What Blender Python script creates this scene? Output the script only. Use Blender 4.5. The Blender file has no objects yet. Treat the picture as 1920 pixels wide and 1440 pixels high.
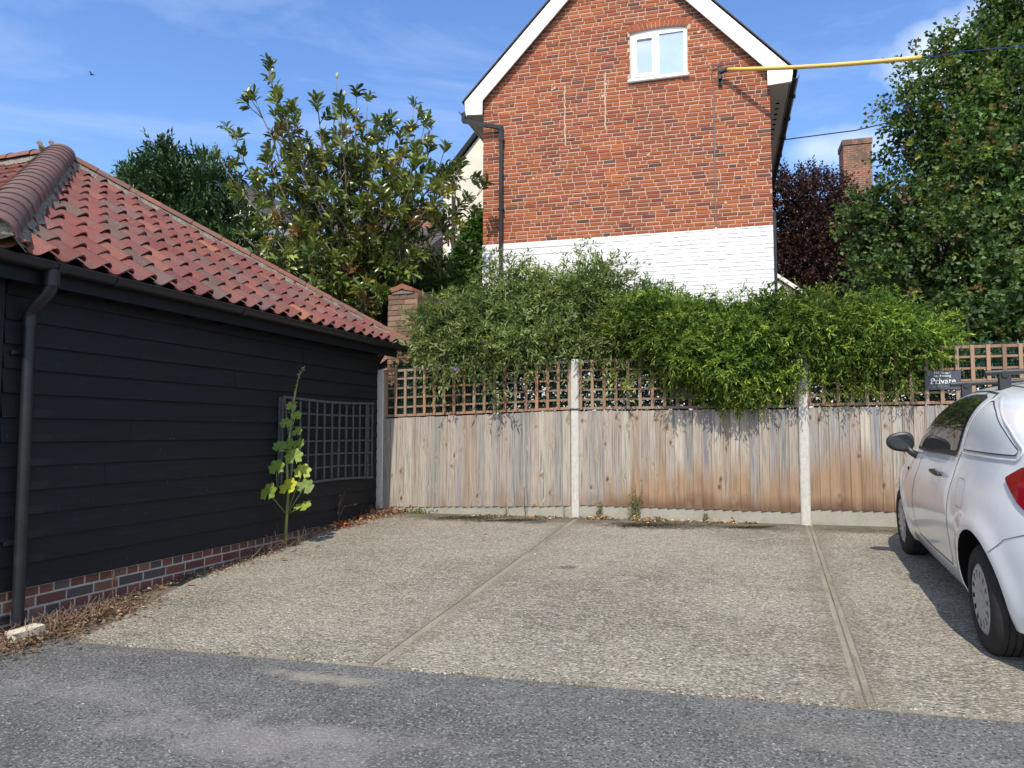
import bpy, bmesh, math, random
import numpy as np
from mathutils import Vector, Matrix
R = math.radians
random.seed(7); rng = np.random.default_rng(11)
sc = bpy.context.scene

# ------------------------------------------------------------------ camera, sky, sun, exposure
CAMZ = 1.521; TH = math.atan(91 / 1400)
cd = bpy.data.cameras.new('camera'); cam = bpy.data.objects.new('camera', cd)
sc.collection.objects.link(cam)
cam.location = (0, 0, CAMZ); cam.rotation_euler = (math.pi / 2 + TH, 0, 0)
cd.sensor_width = 36; cd.lens = 36 * 1400 / 1920; cd.clip_end = 3000; cd.clip_start = .05
sc.camera = cam
SUN_EL = R(52); SUN_DIR = Vector((-.25, -.968, 0)).normalized() * math.cos(SUN_EL) + Vector((0, 0, math.sin(SUN_EL)))
sd = bpy.data.lights.new('sun', 'SUN'); sun = bpy.data.objects.new('sun', sd); sc.collection.objects.link(sun)
sd.energy = 3.4; sd.angle = R(.55); sd.color = (1, .93, .82)
sun.rotation_euler = SUN_DIR.to_track_quat('Z', 'Y').to_euler(); sun.location = (0, 0, 30)
sc.view_settings.view_transform = 'Standard'; sc.view_settings.look = 'None'
sc.view_settings.exposure = .58; sc.view_settings.gamma = 1
w = bpy.data.worlds.new('World'); sc.world = w; w.use_nodes = True
nt = w.node_tree; nt.nodes.clear()
def N(nt, t, **k):
    n = nt.nodes.new(t)
    for a, b in k.items():
        if a.startswith('i_'):
            key = a[2:]
            n.inputs[int(key) if key.isdigit() else key].default_value = b
        else: setattr(n, a, b)
    return n
def L(nt, a, b): nt.links.new(a, b)
sky = N(nt, 'ShaderNodeTexSky', sky_type='NISHITA', sun_disc=False)
sky.sun_elevation = SUN_EL; sky.sun_rotation = math.atan2(SUN_DIR.x, SUN_DIR.y)
sky.air_density = 1.0; sky.dust_density = .6; sky.ozone_density = 2.4
hs = N(nt, 'ShaderNodeHueSaturation'); hs.inputs['Saturation'].default_value = 1.18; hs.inputs['Value'].default_value = 1.12; hs.inputs['Hue'].default_value = .508
L(nt, sky.outputs[0], hs.inputs['Color'])
tc = N(nt, 'ShaderNodeTexCoord')
mp = N(nt, 'ShaderNodeMapping'); mp.inputs['Scale'].default_value = (1.2, 1.2, 5.0); mp.inputs['Rotation'].default_value = (0, .5, .2)
L(nt, tc.outputs['Generated'], mp.inputs[0])
n1 = N(nt, 'ShaderNodeTexNoise'); n1.inputs['Scale'].default_value = 1.6; n1.inputs['Detail'].default_value = 7; n1.inputs['Roughness'].default_value = .62; n1.inputs['Distortion'].default_value = .6
L(nt, mp.outputs[0], n1.inputs['Vector'])
r1 = N(nt, 'ShaderNodeMapRange'); r1.inputs[1].default_value = .50; r1.inputs[2].default_value = .85; r1.inputs[3].default_value = 0; r1.inputs[4].default_value = .30
L(nt, n1.outputs[0], r1.inputs[0])
# thicker cumulus behind the camera (towards -y), as the window panes reflect it
sx = N(nt, 'ShaderNodeSeparateXYZ'); L(nt, tc.outputs['Generated'], sx.inputs[0])
rb = N(nt, 'ShaderNodeMapRange'); rb.inputs[1].default_value = .1; rb.inputs[2].default_value = -.5; rb.inputs[3].default_value = 0; rb.inputs[4].default_value = 1
L(nt, sx.outputs['Y'], rb.inputs[0])
n2 = N(nt, 'ShaderNodeTexNoise'); n2.inputs['Scale'].default_value = 9; n2.inputs['Detail'].default_value = 8; n2.inputs['Distortion'].default_value = .4
L(nt, tc.outputs['Generated'], n2.inputs['Vector'])
r2 = N(nt, 'ShaderNodeMapRange'); r2.inputs[1].default_value = .42; r2.inputs[2].default_value = .58; r2.inputs[3].default_value = 0; r2.inputs[4].default_value = .9
L(nt, n2.outputs[0], r2.inputs[0])
mb = N(nt, 'ShaderNodeMath', operation='MULTIPLY'); L(nt, rb.outputs[0], mb.inputs[0]); L(nt, r2.outputs[0], mb.inputs[1])
# a few small puffs of cloud, each round a direction of the sky
acc = mb.outputs[0]
for (d, sz, am) in (((.545, .80, .43), (.10, .045), .85), ((.41, .87, .34), (.07, .025), .45), ((.36, .85, .33), (.04, .018), .4)):
    dv = Vector(d).normalized()
    sb = N(nt, 'ShaderNodeVectorMath', operation='SUBTRACT'); L(nt, tc.outputs['Generated'], sb.inputs[0]); sb.inputs[1].default_value = dv
    nz = N(nt, 'ShaderNodeTexNoise'); nz.inputs['Scale'].default_value = 9; nz.inputs['Detail'].default_value = 6; L(nt, tc.outputs['Generated'], nz.inputs['Vector'])
    mm = N(nt, 'ShaderNodeVectorMath', operation='MULTIPLY'); L(nt, sb.outputs[0], mm.inputs[0]); mm.inputs[1].default_value = (1 / sz[0], 1 / sz[0], 1 / sz[1])
    ln = N(nt, 'ShaderNodeVectorMath', operation='LENGTH'); L(nt, mm.outputs[0], ln.inputs[0])
    ad = N(nt, 'ShaderNodeMath', operation='MULTIPLY_ADD'); L(nt, nz.outputs[0], ad.inputs[0]); ad.inputs[1].default_value = -2.4; L(nt, ln.outputs['Value'], ad.inputs[2])
    mr = N(nt, 'ShaderNodeMapRange'); mr.inputs[1].default_value = 0.0; mr.inputs[2].default_value = -.9; mr.inputs[3].default_value = 0; mr.inputs[4].default_value = am
    L(nt, ad.outputs[0], mr.inputs[0])
    mx_ = N(nt, 'ShaderNodeMath', operation='MAXIMUM'); L(nt, acc, mx_.inputs[0]); L(nt, mr.outputs[0], mx_.inputs[1]); acc = mx_.outputs[0]
mx = N(nt, 'ShaderNodeMath', operation='MAXIMUM'); L(nt, acc, mx.inputs[0]); L(nt, r1.outputs[0], mx.inputs[1])
cm = N(nt, 'ShaderNodeMixRGB'); L(nt, mx.outputs[0], cm.inputs[0]); L(nt, hs.outputs[0], cm.inputs[1]); cm.inputs[2].default_value = (5.6, 5.9, 6.3, 1)
bg = N(nt, 'ShaderNodeBackground'); bg.inputs[1].default_value = .15
L(nt, cm.outputs[0], bg.inputs[0])
wo = N(nt, 'ShaderNodeOutputWorld'); L(nt, bg.outputs[0], wo.inputs[0])
sc.cycles.max_bounces = 6; sc.cycles.diffuse_bounces = 3; sc.cycles.glossy_bounces = 3; sc.cycles.transparent_max_bounces = 8

# ------------------------------------------------------------------ geometry helpers
def G(x, y): return .0274 * x + .058 * y if y < 12 else .0274 * x + .058 * 12
def ray(u, v):
    x = (u - 960) / 1400; up = (720 - v) / 1400
    return np.array([x, math.cos(TH) - up * math.sin(TH), math.sin(TH) + up * math.cos(TH)])
def at(u, v, y):                       # the point seen at (u, v) that stands y metres ahead
    r = ray(u, v); return np.array([0, 0, CAMZ]) + r * (y / r[1])
def gnd(u, v):
    r = ray(u, v); t = -CAMZ / (r[2] - .0274 * r[0] - .058 * r[1]); return np.array([0, 0, CAMZ]) + r * t

def vary(c, a, b):
    k = random.uniform(a, b); return tuple(x * k * random.uniform(.97, 1.03) for x in c)
class Frame:                           # local (a along, b outward, z) -> world
    def __init__(s, o, a, b): s.o = np.array([o[0], o[1], 0.]); s.a = np.array([a[0], a[1], 0.]); s.b = np.array([b[0], b[1], 0.])
    def __call__(s, a, b, z): return tuple(s.o + s.a * a + s.b * b + np.array([0, 0, z]))
W0 = lambda a, b, z: (a, b, z)
BARN = Frame((-1.75, 9.6), (-.319, -.948), (.948, -.319))     # a: towards the camera along the wall, b: out of the wall
FEN = Frame((.75, 8.8), (.948, -.319), (-.319, -.948))        # a: to the right, b: towards the camera
HW = np.array([.964, -.267]); HOU = Frame((-.5, 12.6), HW, (-.267, -.964))
PLAN = Frame((0, 0), (.948, -.319), (.319, .948))             # a: x' along the fence, b: depth

class MB:
    def __init__(s): s.v = []; s.f = []; s.m = []; s.c = []
    def add(s, vs, fs, col=None, mi=0):
        n = len(s.v); s.v += [tuple(map(float, p)) for p in vs]; s.c += [col or (1, 1, 1)] * len(vs)
        for f in fs: s.f.append([n + i for i in f]); s.m.append(mi)
    def box(s, x0, x1, y0, y1, z0, z1, fr=W0, col=None, mi=0):
        P = [fr(x, y, z) for z in (z0, z1) for (x, y) in ((x0, y0), (x1, y0), (x1, y1), (x0, y1))]
        s.add(P, [(0, 3, 2, 1), (4, 5, 6, 7), (0, 1, 5, 4), (1, 2, 6, 5), (2, 3, 7, 6), (3, 0, 4, 7)], col, mi)
    def hexa(s, P, col=None, mi=0):    # 8 corners, bottom four then top four
        s.add(P, [(0, 3, 2, 1), (4, 5, 6, 7), (0, 1, 5, 4), (1, 2, 6, 5), (2, 3, 7, 6), (3, 0, 4, 7)], col, mi)
    def bar(s, p, q, wd, th, up=(0, 0, 1), col=None, mi=0):
        p = np.array(p, float); q = np.array(q, float); d = q - p; d /= np.linalg.norm(d)
        x = np.cross(d, up); x /= (np.linalg.norm(x) + 1e-9); y = np.cross(x, d)
        P = [e + x * i * wd / 2 + y * j * th / 2 for e in (p, q) for (i, j) in ((-1, -1), (1, -1), (1, 1), (-1, 1))]
        s.hexa(P, col, mi)
    def tube(s, pts, r, n=8, col=None, mi=0, cap=True):
        pts = [np.array(p, float) for p in pts]; rs = r if hasattr(r, '__len__') else [r] * len(pts)
        rings = []; ref = np.array([.13, .21, .97])
        for i, p in enumerate(pts):
            d = pts[min(i + 1, len(pts) - 1)] - pts[max(i - 1, 0)]; d = d / (np.linalg.norm(d) + 1e-9)
            if abs(d @ ref) > .95: ref = np.array([.97, .1, .13])
            x = np.cross(d, ref); x /= np.linalg.norm(x); y = np.cross(d, x)
            rings.append([p + rs[i] * (x * math.cos(k * 2 * math.pi / n) + y * math.sin(k * 2 * math.pi / n)) for k in range(n)])
        V = [v for rg in rings for v in rg]; F = []
        for i in range(len(pts) - 1):
            for k in range(n):
                a = i * n + k; b = i * n + (k + 1) % n; F.append((a, b, b + n, a + n))
        if cap: F.append(tuple(range(n))[::-1]); F.append(tuple((len(pts) - 1) * n + k for k in range(n)))
        s.add(V, F, col, mi)
    def prism(s, poly, y0, y1, fr=W0, col=None, mi=0):   # poly in (x, z), extruded in y
        n = len(poly); P = [fr(x, y0, z) for x, z in poly] + [fr(x, y1, z) for x, z in poly]
        s.add(P, [tuple(range(n)), tuple(range(2 * n - 1, n - 1, -1))] + [(i, i + n, (i + 1) % n + n, (i + 1) % n) for i in range(n)], col, mi)
    def obj(s, name, mats, parent=None, smooth=False, fix=False):
        return mkobj(name, s.v, s.f, mats, parent, s.c, s.m, smooth, fix)

def mkobj(name, V, F, mats, parent=None, C=None, MI=None, smooth=False, fix=False):
    me = bpy.data.meshes.new(name)
    V = np.asarray(V, float)
    if parent is not None: V = V - np.array(parent.location)
    if isinstance(F, np.ndarray):
        me.vertices.add(len(V)); me.vertices.foreach_set('co', V.astype(np.float32).ravel())
        k = F.shape[1]; me.loops.add(F.size); me.loops.foreach_set('vertex_index', F.astype(np.int32).ravel())
        me.polygons.add(len(F)); me.polygons.foreach_set('loop_start', np.arange(0, F.size, k, dtype=np.int32))
        me.update(calc_edges=True)
    else:
        me.from_pydata([tuple(v) for v in V], [], F)
    if C is not None:
        C = np.asarray(C, float)
        at_ = me.color_attributes.new('Col', 'FLOAT_COLOR', 'POINT')
        at_.data.foreach_set('color', np.hstack([C, np.ones((len(C), 1))]).astype(np.float32).ravel())
    for m in (mats if isinstance(mats, (list, tuple)) else [mats]): me.materials.append(m)
    if MI is not None and len(set(MI)) > 1: me.polygons.foreach_set('material_index', MI)
    if smooth: me.polygons.foreach_set('use_smooth', [True] * len(me.polygons))
    if fix:
        bm = bmesh.new(); bm.from_mesh(me); bmesh.ops.remove_doubles(bm, verts=bm.verts, dist=1e-5)
        bmesh.ops.recalc_face_normals(bm, faces=bm.faces); bm.to_mesh(me); bm.free()
    me.update()
    o = bpy.data.objects.new(name, me); sc.collection.objects.link(o)
    if parent is not None: o.parent = parent
    return o
def tag(o, label, cat=None, group=None, kind=None):
    if label: o['label'] = label
    if cat: o['category'] = cat
    if group: o['group'] = group
    if kind: o['kind'] = kind
    return o
def thing(name, loc, label, cat, group=None):
    o = bpy.data.objects.new(name, None); sc.collection.objects.link(o); o.location = tuple(map(float, loc)); o.empty_display_size = .2
    return tag(o, label, cat, group)
def struct(o): o['kind'] = 'structure'; return o
def autosmooth(o, ang=35):
    me = o.data; bm = bmesh.new(); bm.from_mesh(me)
    for f in bm.faces: f.smooth = True
    for e in bm.edges:
        if len(e.link_faces) == 2 and e.calc_face_angle(0) > R(ang): e.smooth = False
    bm.to_mesh(me); bm.free()

# ------------------------------------------------------------------ materials
def mat(name, col=(.5, .5, .5), rough=.7, spec=.4, metal=0, use_col=False, var=None, bump=None, trans=0, back=None, coat=0):
    """var: list of (scale vec, colour, lo, hi, amount, detail) mixed over the base by noise; bump: (scale vec, strength, distance)."""
    m = bpy.data.materials.new(name); m.use_nodes = True; t = m.node_tree; t.nodes.clear()
    out = N(t, 'ShaderNodeOutputMaterial'); p = N(t, 'ShaderNodeBsdfPrincipled')
    p.inputs['Roughness'].default_value = rough; p.inputs['Specular IOR Level'].default_value = spec; p.inputs['Metallic'].default_value = metal
    if coat: p.inputs['Coat Weight'].default_value = coat; p.inputs['Coat Roughness'].default_value = .03
    tc = N(t, 'ShaderNodeTexCoord'); src = tc.outputs['Object']
    if use_col:
        a = N(t, 'ShaderNodeAttribute', attribute_name='Col'); c = a.outputs['Color']
    else:
        rgb = N(t, 'ShaderNodeRGB'); rgb.outputs[0].default_value = (*col, 1); c = rgb.outputs[0]
    for (scv, cc, lo, hi, am, det) in (var or []):
        mp = N(t, 'ShaderNodeMapping'); mp.inputs['Scale'].default_value = scv if hasattr(scv, '__len__') else (scv,) * 3
        L(t, src, mp.inputs[0])
        nz = N(t, 'ShaderNodeTexNoise'); nz.inputs['Scale'].default_value = 1; nz.inputs['Detail'].default_value = det; L(t, mp.outputs[0], nz.inputs['Vector'])
        mr = N(t, 'ShaderNodeMapRange'); mr.inputs[1].default_value = lo; mr.inputs[2].default_value = hi; mr.inputs[3].default_value = 0; mr.inputs[4].default_value = am
        L(t, nz.outputs[0], mr.inputs[0])
        mi = N(t, 'ShaderNodeMixRGB'); L(t, mr.outputs[0], mi.inputs[0]); L(t, c, mi.inputs[1]); mi.inputs[2].default_value = (*cc, 1); c = mi.outputs[0]
    if back is not None:
        ge = N(t, 'ShaderNodeNewGeometry'); mi = N(t, 'ShaderNodeMixRGB'); L(t, ge.outputs['Backfacing'], mi.inputs[0]); L(t, c, mi.inputs[1]); mi.inputs[2].default_value = (*back, 1); c = mi.outputs[0]
    L(t, c, p.inputs['Base Color'])
    if bump:
        scv, st, di = bump
        mp = N(t, 'ShaderNodeMapping'); mp.inputs['Scale'].default_value = scv if hasattr(scv, '__len__') else (scv,) * 3
        L(t, src, mp.inputs[0]); nz = N(t, 'ShaderNodeTexNoise'); nz.inputs['Scale'].default_value = 1; nz.inputs['Detail'].default_value = 4; L(t, mp.outputs[0], nz.inputs['Vector'])
        b = N(t, 'ShaderNodeBump'); b.inputs['Strength'].default_value = st; b.inputs['Distance'].default_value = di
        L(t, nz.outputs[0], b.inputs['Height']); L(t, b.outputs[0], p.inputs['Normal'])
    sh = p.outputs[0]
    if trans:
        tr = N(t, 'ShaderNodeBsdfTranslucent'); g_ = N(t, 'ShaderNodeMixRGB', blend_type='MULTIPLY'); g_.inputs[0].default_value = 1
        L(t, c, g_.inputs[1]); g_.inputs[2].default_value = (1.5, 1.6, .7, 1); L(t, g_.outputs[0], tr.inputs[0])
        ms = N(t, 'ShaderNodeMixShader'); ms.inputs[0].default_value = trans; L(t, sh, ms.inputs[1]); L(t, tr.outputs[0], ms.inputs[2]); sh = ms.outputs[0]
    L(t, sh, out.inputs[0]); m['_p'] = 1
    return m
def chan(m): return m.node_tree, next(n for n in m.node_tree.nodes if n.type == 'BSDF_PRINCIPLED')

M = {}
M['board'] = mat('black_boards', (.0095, .0105, .0135), .6, .25, var=[((2, 2, 40), (.020, .021, .026), .45, .75, .35, 6), (55, (.30, .30, .31), .74, .78, .5, 2), (3, (.016, .014, .016), .5, .8, .5, 3)], bump=((3, 3, 120), .12, .003))
M['blackp'] = mat('black_plastic', (.012, .013, .016), .42, .4, var=[(9, (.035, .035, .036), .5, .8, .4, 4)])
M['fascia'] = mat('black_fascia', (.008, .009, .013), .55, .25, var=[(30, (.05, .05, .05), .68, .8, .3, 4)])
M['tile'] = mat('clay_tiles', rough=.75, spec=.25, use_col=True, var=[(22, (.085, .07, .065), .52, .70, .7, 6), (4, (.13, .085, .075), .45, .70, .6, 5), (70, (.40, .36, .30), .66, .72, .6, 4)], bump=(60, .4, .005))
M['hip'] = mat('hip_tiles', rough=.7, spec=.25, use_col=True, var=[(7, (.09, .085, .075), .50, .72, .7, 6), (45, (.45, .43, .36), .68, .76, .5, 4)], bump=(50, .3, .004))
M['mortar'] = mat('mortar', (.24, .215, .18), .95, .1, var=[(60, (.08, .08, .06), .48, .62, .8, 5), (20, (.12, .12, .08), .5, .7, .5, 3)], bump=(70, .8, .01))
M['brick'] = mat('brick', rough=.9, spec=.15, use_col=True, var=[(45, (.20, .05, .03), .5, .8, .35, 5), (130, (.50, .33, .24), .66, .8, .4, 3), ((2.2, 2.2, .8), (.13, .055, .045), .50, .78, .55, 6)], bump=(90, .5, .004))
M['pale'] = mat('pale_mortar', (.44, .41, .36), .95, .1, var=[(12, (.25, .23, .19), .5, .7, .6, 5)])
M['lime'] = mat('lime_mortar', (.54, .41, .315), .95, .1, var=[(40, (.42, .32, .24), .45, .7, .5, 5), (4, (.45, .36, .28), .5, .8, .5, 5)], bump=(90, .5, .004))
M['wbrick'] = mat('white_painted_brick', rough=.65, spec=.25, use_col=True, var=[(5, (.70, .71, .70), .5, .8, .5, 5), (40, (.60, .60, .58), .62, .8, .35, 4)], bump=(70, .4, .004))
M['white'] = mat('white_upvc', (.84, .84, .83), .35, .5, var=[(3, (.72, .72, .70), .5, .9, .4, 4)])
M['whitewood'] = mat('white_boards', (.83, .83, .82), .5, .3, var=[(2.5, (.70, .71, .70), .45, .8, .35, 5), (25, (.6, .6, .57), .7, .85, .4, 4)])
M['render'] = mat('cream_render', (.72, .68, .57), .9, .2, var=[(3, (.62, .58, .47), .45, .8, .6, 5), (18, (.55, .52, .44), .6, .85, .3, 4)], bump=(90, .2, .004))
M['slate'] = mat('dark_roof_tiles', (.075, .065, .06), .8, .3, var=[((4, 4, 30), (.13, .11, .095), .4, .7, .7, 4), (25, (.16, .14, .11), .6, .8, .4, 4)], bump=((6, 6, 40), .8, .02))
M['soffit'] = mat('grey_soffit', (.50, .49, .47), .6, .3)
M['glass'] = mat('window_glass', (.03, .035, .04), .02, 1.0, coat=1.0)
chan(M['glass'])[1].inputs['Metallic'].default_value = .8; next(n for n in M['glass'].node_tree.nodes if n.type == 'RGB').outputs[0].default_value = (.72, .76, .80, 1)
M['carglass'] = mat('car_glass', (.012, .016, .014), .02, .9)
M['galv'] = mat('concrete_post_mat', (.50, .48, .43), .9, .2, var=[(30, (.36, .34, .29), .45, .75, .6, 5), ((25, 25, 8), (.62, .60, .55), .5, .7, .5, 4), (90, (.2, .19, .17), .66, .74, .5, 3)], bump=(80, .5, .005))
M['gravel'] = mat('gravel_board_concrete', (.33, .315, .265), .95, .15, var=[(5, (.25, .245, .185), .42, .68, .7, 5), (60, (.43, .42, .36), .5, .75, .5, 5), ((8, 8, 60), (.2, .19, .15), .6, .8, .4, 4)], bump=(70, .5, .005))
M['trellis'] = mat('brown_trellis', rough=.8, spec=.2, use_col=True, var=[((30, 30, 4), (.30, .24, .19), .48, .75, .6, 5), (40, (.10, .05, .03), .62, .8, .5, 4)], bump=((60, 60, 8), .4, .003))
M['oldtrellis'] = mat('weathered_trellis', (.075, .085, .088), .8, .2, var=[((50, 50, 6), (.15, .165, .17), .5, .75, .6, 5), (20, (.05, .055, .06), .55, .8, .6, 4)])
M['net'] = mat('green_netting', (.03, .10, .085), .6, .3)
M['sign'] = mat('slate_sign', (.055, .062, .075), .5, .4, var=[(30, (.09, .1, .12), .5, .8, .5, 4)])
M['letter'] = mat('white_lettering', (.8, .81, .8), .6, .3)
M['yellow'] = mat('yellow_sleeve', (.72, .50, .12), .45, .4, var=[((3, 3, 3), (.55, .40, .13), .5, .8, .5, 4)])
M['cable'] = mat('dark_cable', (.03, .03, .035), .6, .3)
M['cablegrey'] = mat('grey_cable', (.17, .16, .15), .7, .3)
M['bluerope'] = mat('dark_blue_cable', (.02, .03, .13), .6, .3)
M['paint'] = mat('white_car_paint', (.77, .79, .79), .26, .5, coat=.9, var=[(1.6, (.71, .74, .77), .45, .8, .5, 3), (110, (.55, .54, .50), .70, .8, .3, 3), (9, (.60, .60, .58), .60, .8, .35, 6)])
M['grime'] = mat('dirty_lower_paint', (.55, .53, .48), .6, .3)
M['tyre'] = mat('tyre_rubber', (.028, .027, .026), .85, .25, var=[(20, (.07, .065, .06), .5, .8, .5, 4)], bump=(150, .3, .002))
M['hub'] = mat('silver_hubcap', (.36, .36, .37), .38, .5, metal=.35, var=[(14, (.26, .25, .24), .5, .8, .5, 4)])
M['trim'] = mat('black_trim', (.02, .021, .023), .42, .5)
M['well'] = mat('wheel_well', (.006, .006, .006), .9, .1)
M['seam'] = mat('panel_gap', (.03, .03, .033), .7, .2)
M['mirror'] = mat('mirror_glass', (.02, .028, .031), .03, 1.0, metal=.0)
M['lampred'] = mat('red_lens', (.25, .006, .014), .10, .6, coat=1)
M['lampdark'] = mat('dark_red_lens', (.09, .004, .010), .2, .6)
M['lead'] = mat('lead_flashing', (.40, .41, .42), .5, .4, var=[(20, (.55, .56, .57), .5, .7, .6, 4)])
M['bark'] = mat('bark', (.16, .135, .10), .9, .15, var=[((20, 20, 6), (.26, .23, .18), .45, .7, .7, 5)], bump=(40, .5, .006))
M['bark2'] = mat('dark_bark', (.06, .045, .035), .9, .15, var=[((20, 20, 6), (.12, .10, .08), .45, .7, .7, 5)])
M['stem'] = mat('green_stem', (.22, .28, .09), .6, .3, var=[(12, (.30, .32, .14), .5, .8, .6, 3)])
M['twig'] = mat('dry_twigs', (.20, .13, .085), .9, .1, use_col=True)
M['leaf'] = mat('leaf', rough=.5, spec=.35, use_col=True, trans=.33)
M['leafm'] = mat('matte_leaf', rough=.7, spec=.2, use_col=True, trans=.32)
M['leafg'] = mat('glossy_leaf', rough=.42, spec=.4, use_col=True, trans=.08)
M['leafmag'] = mat('magnolia_leaf', rough=.26, spec=.5, use_col=True, trans=.14)
M['dry'] = mat('dry_leaf', rough=.8, spec=.2, use_col=True, trans=.15)
M['stone'] = mat('pale_stone', (.52, .48, .36), .9, .15, var=[(14, (.36, .33, .24), .5, .75, .6, 5), (60, (.68, .64, .52), .6, .75, .5, 4)], bump=(50, .6, .006))
M['feather'] = mat('feather', rough=.9, spec=.1, use_col=True)
M['soil'] = mat('soil', (.15, .12, .09), .95, .1, var=[(25, (.20, .16, .11), .5, .7, .7, 5), (4, (.06, .07, .03), .5, .7, .6, 5)], bump=(40, .8, .02))

# ground surfaces: tamped concrete with exposed stones, and worn asphalt
def plan_coords(t):
    tc = N(t, 'ShaderNodeTexCoord'); mp = N(t, 'ShaderNodeMapping'); mp.inputs['Rotation'].default_value = (0, 0, R(18.6)); L(t, tc.outputs['Object'], mp.inputs[0]); return mp.outputs[0]
def noise(t, src, sc_, det=4, rough=.5, dist=0):
    mp = N(t, 'ShaderNodeMapping'); mp.inputs['Scale'].default_value = sc_ if hasattr(sc_, '__len__') else (sc_,) * 3; L(t, src, mp.inputs[0])
    n = N(t, 'ShaderNodeTexNoise'); n.inputs['Scale'].default_value = 1; n.inputs['Detail'].default_value = det; n.inputs['Roughness'].default_value = rough; n.inputs['Distortion'].default_value = dist
    L(t, mp.outputs[0], n.inputs['Vector']); return n.outputs[0]
def mrange(t, s, a, b, c=0, d=1):
    m = N(t, 'ShaderNodeMapRange'); m.inputs[1].default_value = a; m.inputs[2].default_value = b; m.inputs[3].default_value = c; m.inputs[4].default_value = d; L(t, s, m.inputs[0]); return m.outputs[0]
def mixc(t, f, a, b, bt='MIX'):
    m = N(t, 'ShaderNodeMixRGB', blend_type=bt)
    for i, x in ((0, f), (1, a), (2, b)):
        if isinstance(x, (int, float)): m.inputs[i].default_value = x
        elif isinstance(x, tuple): m.inputs[i].default_value = (*x, 1)
        else: L(t, x, m.inputs[i])
    return m.outputs[0]
def math_(t, op, a, b=None, c=None):
    m = N(t, 'ShaderNodeMath', operation=op)
    for i, x in enumerate((a, b, c)):
        if x is None: continue
        if isinstance(x, (int, float)): m.inputs[i].default_value = x
        else: L(t, x, m.inputs[i])
    return m.outputs[0]
def base_mat(name, rough=.9, spec=.2):
    m = bpy.data.materials.new(name); m.use_nodes = True; t = m.node_tree; t.nodes.clear()
    out = N(t, 'ShaderNodeOutputMaterial'); p = N(t, 'ShaderNodeBsdfPrincipled'); p.inputs['Roughness'].default_value = rough; p.inputs['Specular IOR Level'].default_value = spec
    L(t, p.outputs[0], out.inputs[0]); return m, t, p
def spot(t, P, cx, cy, rx, ry, edge, amp=.8, fr=3.0):   # a ragged patch round a point of the plan, 0..1
    sb = N(t, 'ShaderNodeVectorMath', operation='SUBTRACT'); L(t, P, sb.inputs[0]); sb.inputs[1].default_value = (cx, cy, 0)
    mu = N(t, 'ShaderNodeVectorMath', operation='MULTIPLY'); L(t, sb.outputs[0], mu.inputs[0]); mu.inputs[1].default_value = (1 / rx, 1 / ry, 0)
    ln = N(t, 'ShaderNodeVectorMath', operation='LENGTH'); L(t, mu.outputs[0], ln.inputs[0])
    nz = noise(t, P, (fr, fr, 1), 6, .6); d = math_(t, 'MULTIPLY_ADD', nz, amp * 2, ln.outputs['Value'])
    return mrange(t, d, 1 + amp + edge, 1 + amp - edge)

m, t, p = base_mat('ribbed_concrete', .9, .2); P = plan_coords(t)
big = noise(t, P, .9, 5, .62); c = mixc(t, mrange(t, big, .40, .60), (.135, .122, .100), (.272, .250, .202))
mid = noise(t, P, (3, 5, 3), 5, .6); c = mixc(t, mrange(t, mid, .45, .75, 0, .5), c, (.29, .262, .205))
stk = noise(t, P, (16, 62, 30), 4, .7); c = mixc(t, mrange(t, stk, .46, .62, 0, .8), c, (.41, .375, .295))
stkd = noise(t, P, (20, 74, 31), 4, .7, .3); c = mixc(t, mrange(t, stkd, .52, .64, 0, .72), c, (.085, .074, .058))
sp = noise(t, P, (50, 150, 50), 3, .6); c = mixc(t, mrange(t, sp, .55, .63, 0, .95), c, (.62, .57, .45))
sp2 = noise(t, P, (54, 155, 51), 3, .6); c = mixc(t, mrange(t, sp2, .51, .60, 0, .9), c, (.055, .05, .043))
sp3 = noise(t, P, (33, 40, 33), 2, .5, .4); c = mixc(t, mrange(t, sp3, .63, .68, 0, .7), c, (.17, .10, .07))
# moss and dirt along the foot of the fence, and stains
sxyz = N(t, 'ShaderNodeSeparateXYZ'); L(t, P, sxyz.inputs[0])
nb = noise(t, P, (2.2, 4, 2), 5, .6); yb = math_(t, 'MULTIPLY_ADD', nb, .9, sxyz.outputs['Y'])
c = mixc(t, mrange(t, yb, 8.50, 8.85, 0, .8), c, (.105, .09, .065))
for a, b, rx, ry, k in ((-1.15, 8.22, .42, .10, .9), (-2.75, 8.25, .35, .06, .85), (-.15, 8.28, .3, .05, .8), (-3.4, 8.3, .4, .1, .8), (-1.6, 6.2, .05, .03, .6), (1.2, 8.3, .5, .08, .5)):
    c = mixc(t, math_(t, 'MULTIPLY', math_(t, 'MULTIPLY', spot(t, P, a, b, rx * 1.3, ry * 1.8, .4, 1.4, 7), k), mrange(t, noise(t, P, (40, 40, 40), 3), .34, .50)), c, (.030, .024, .017))
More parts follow.
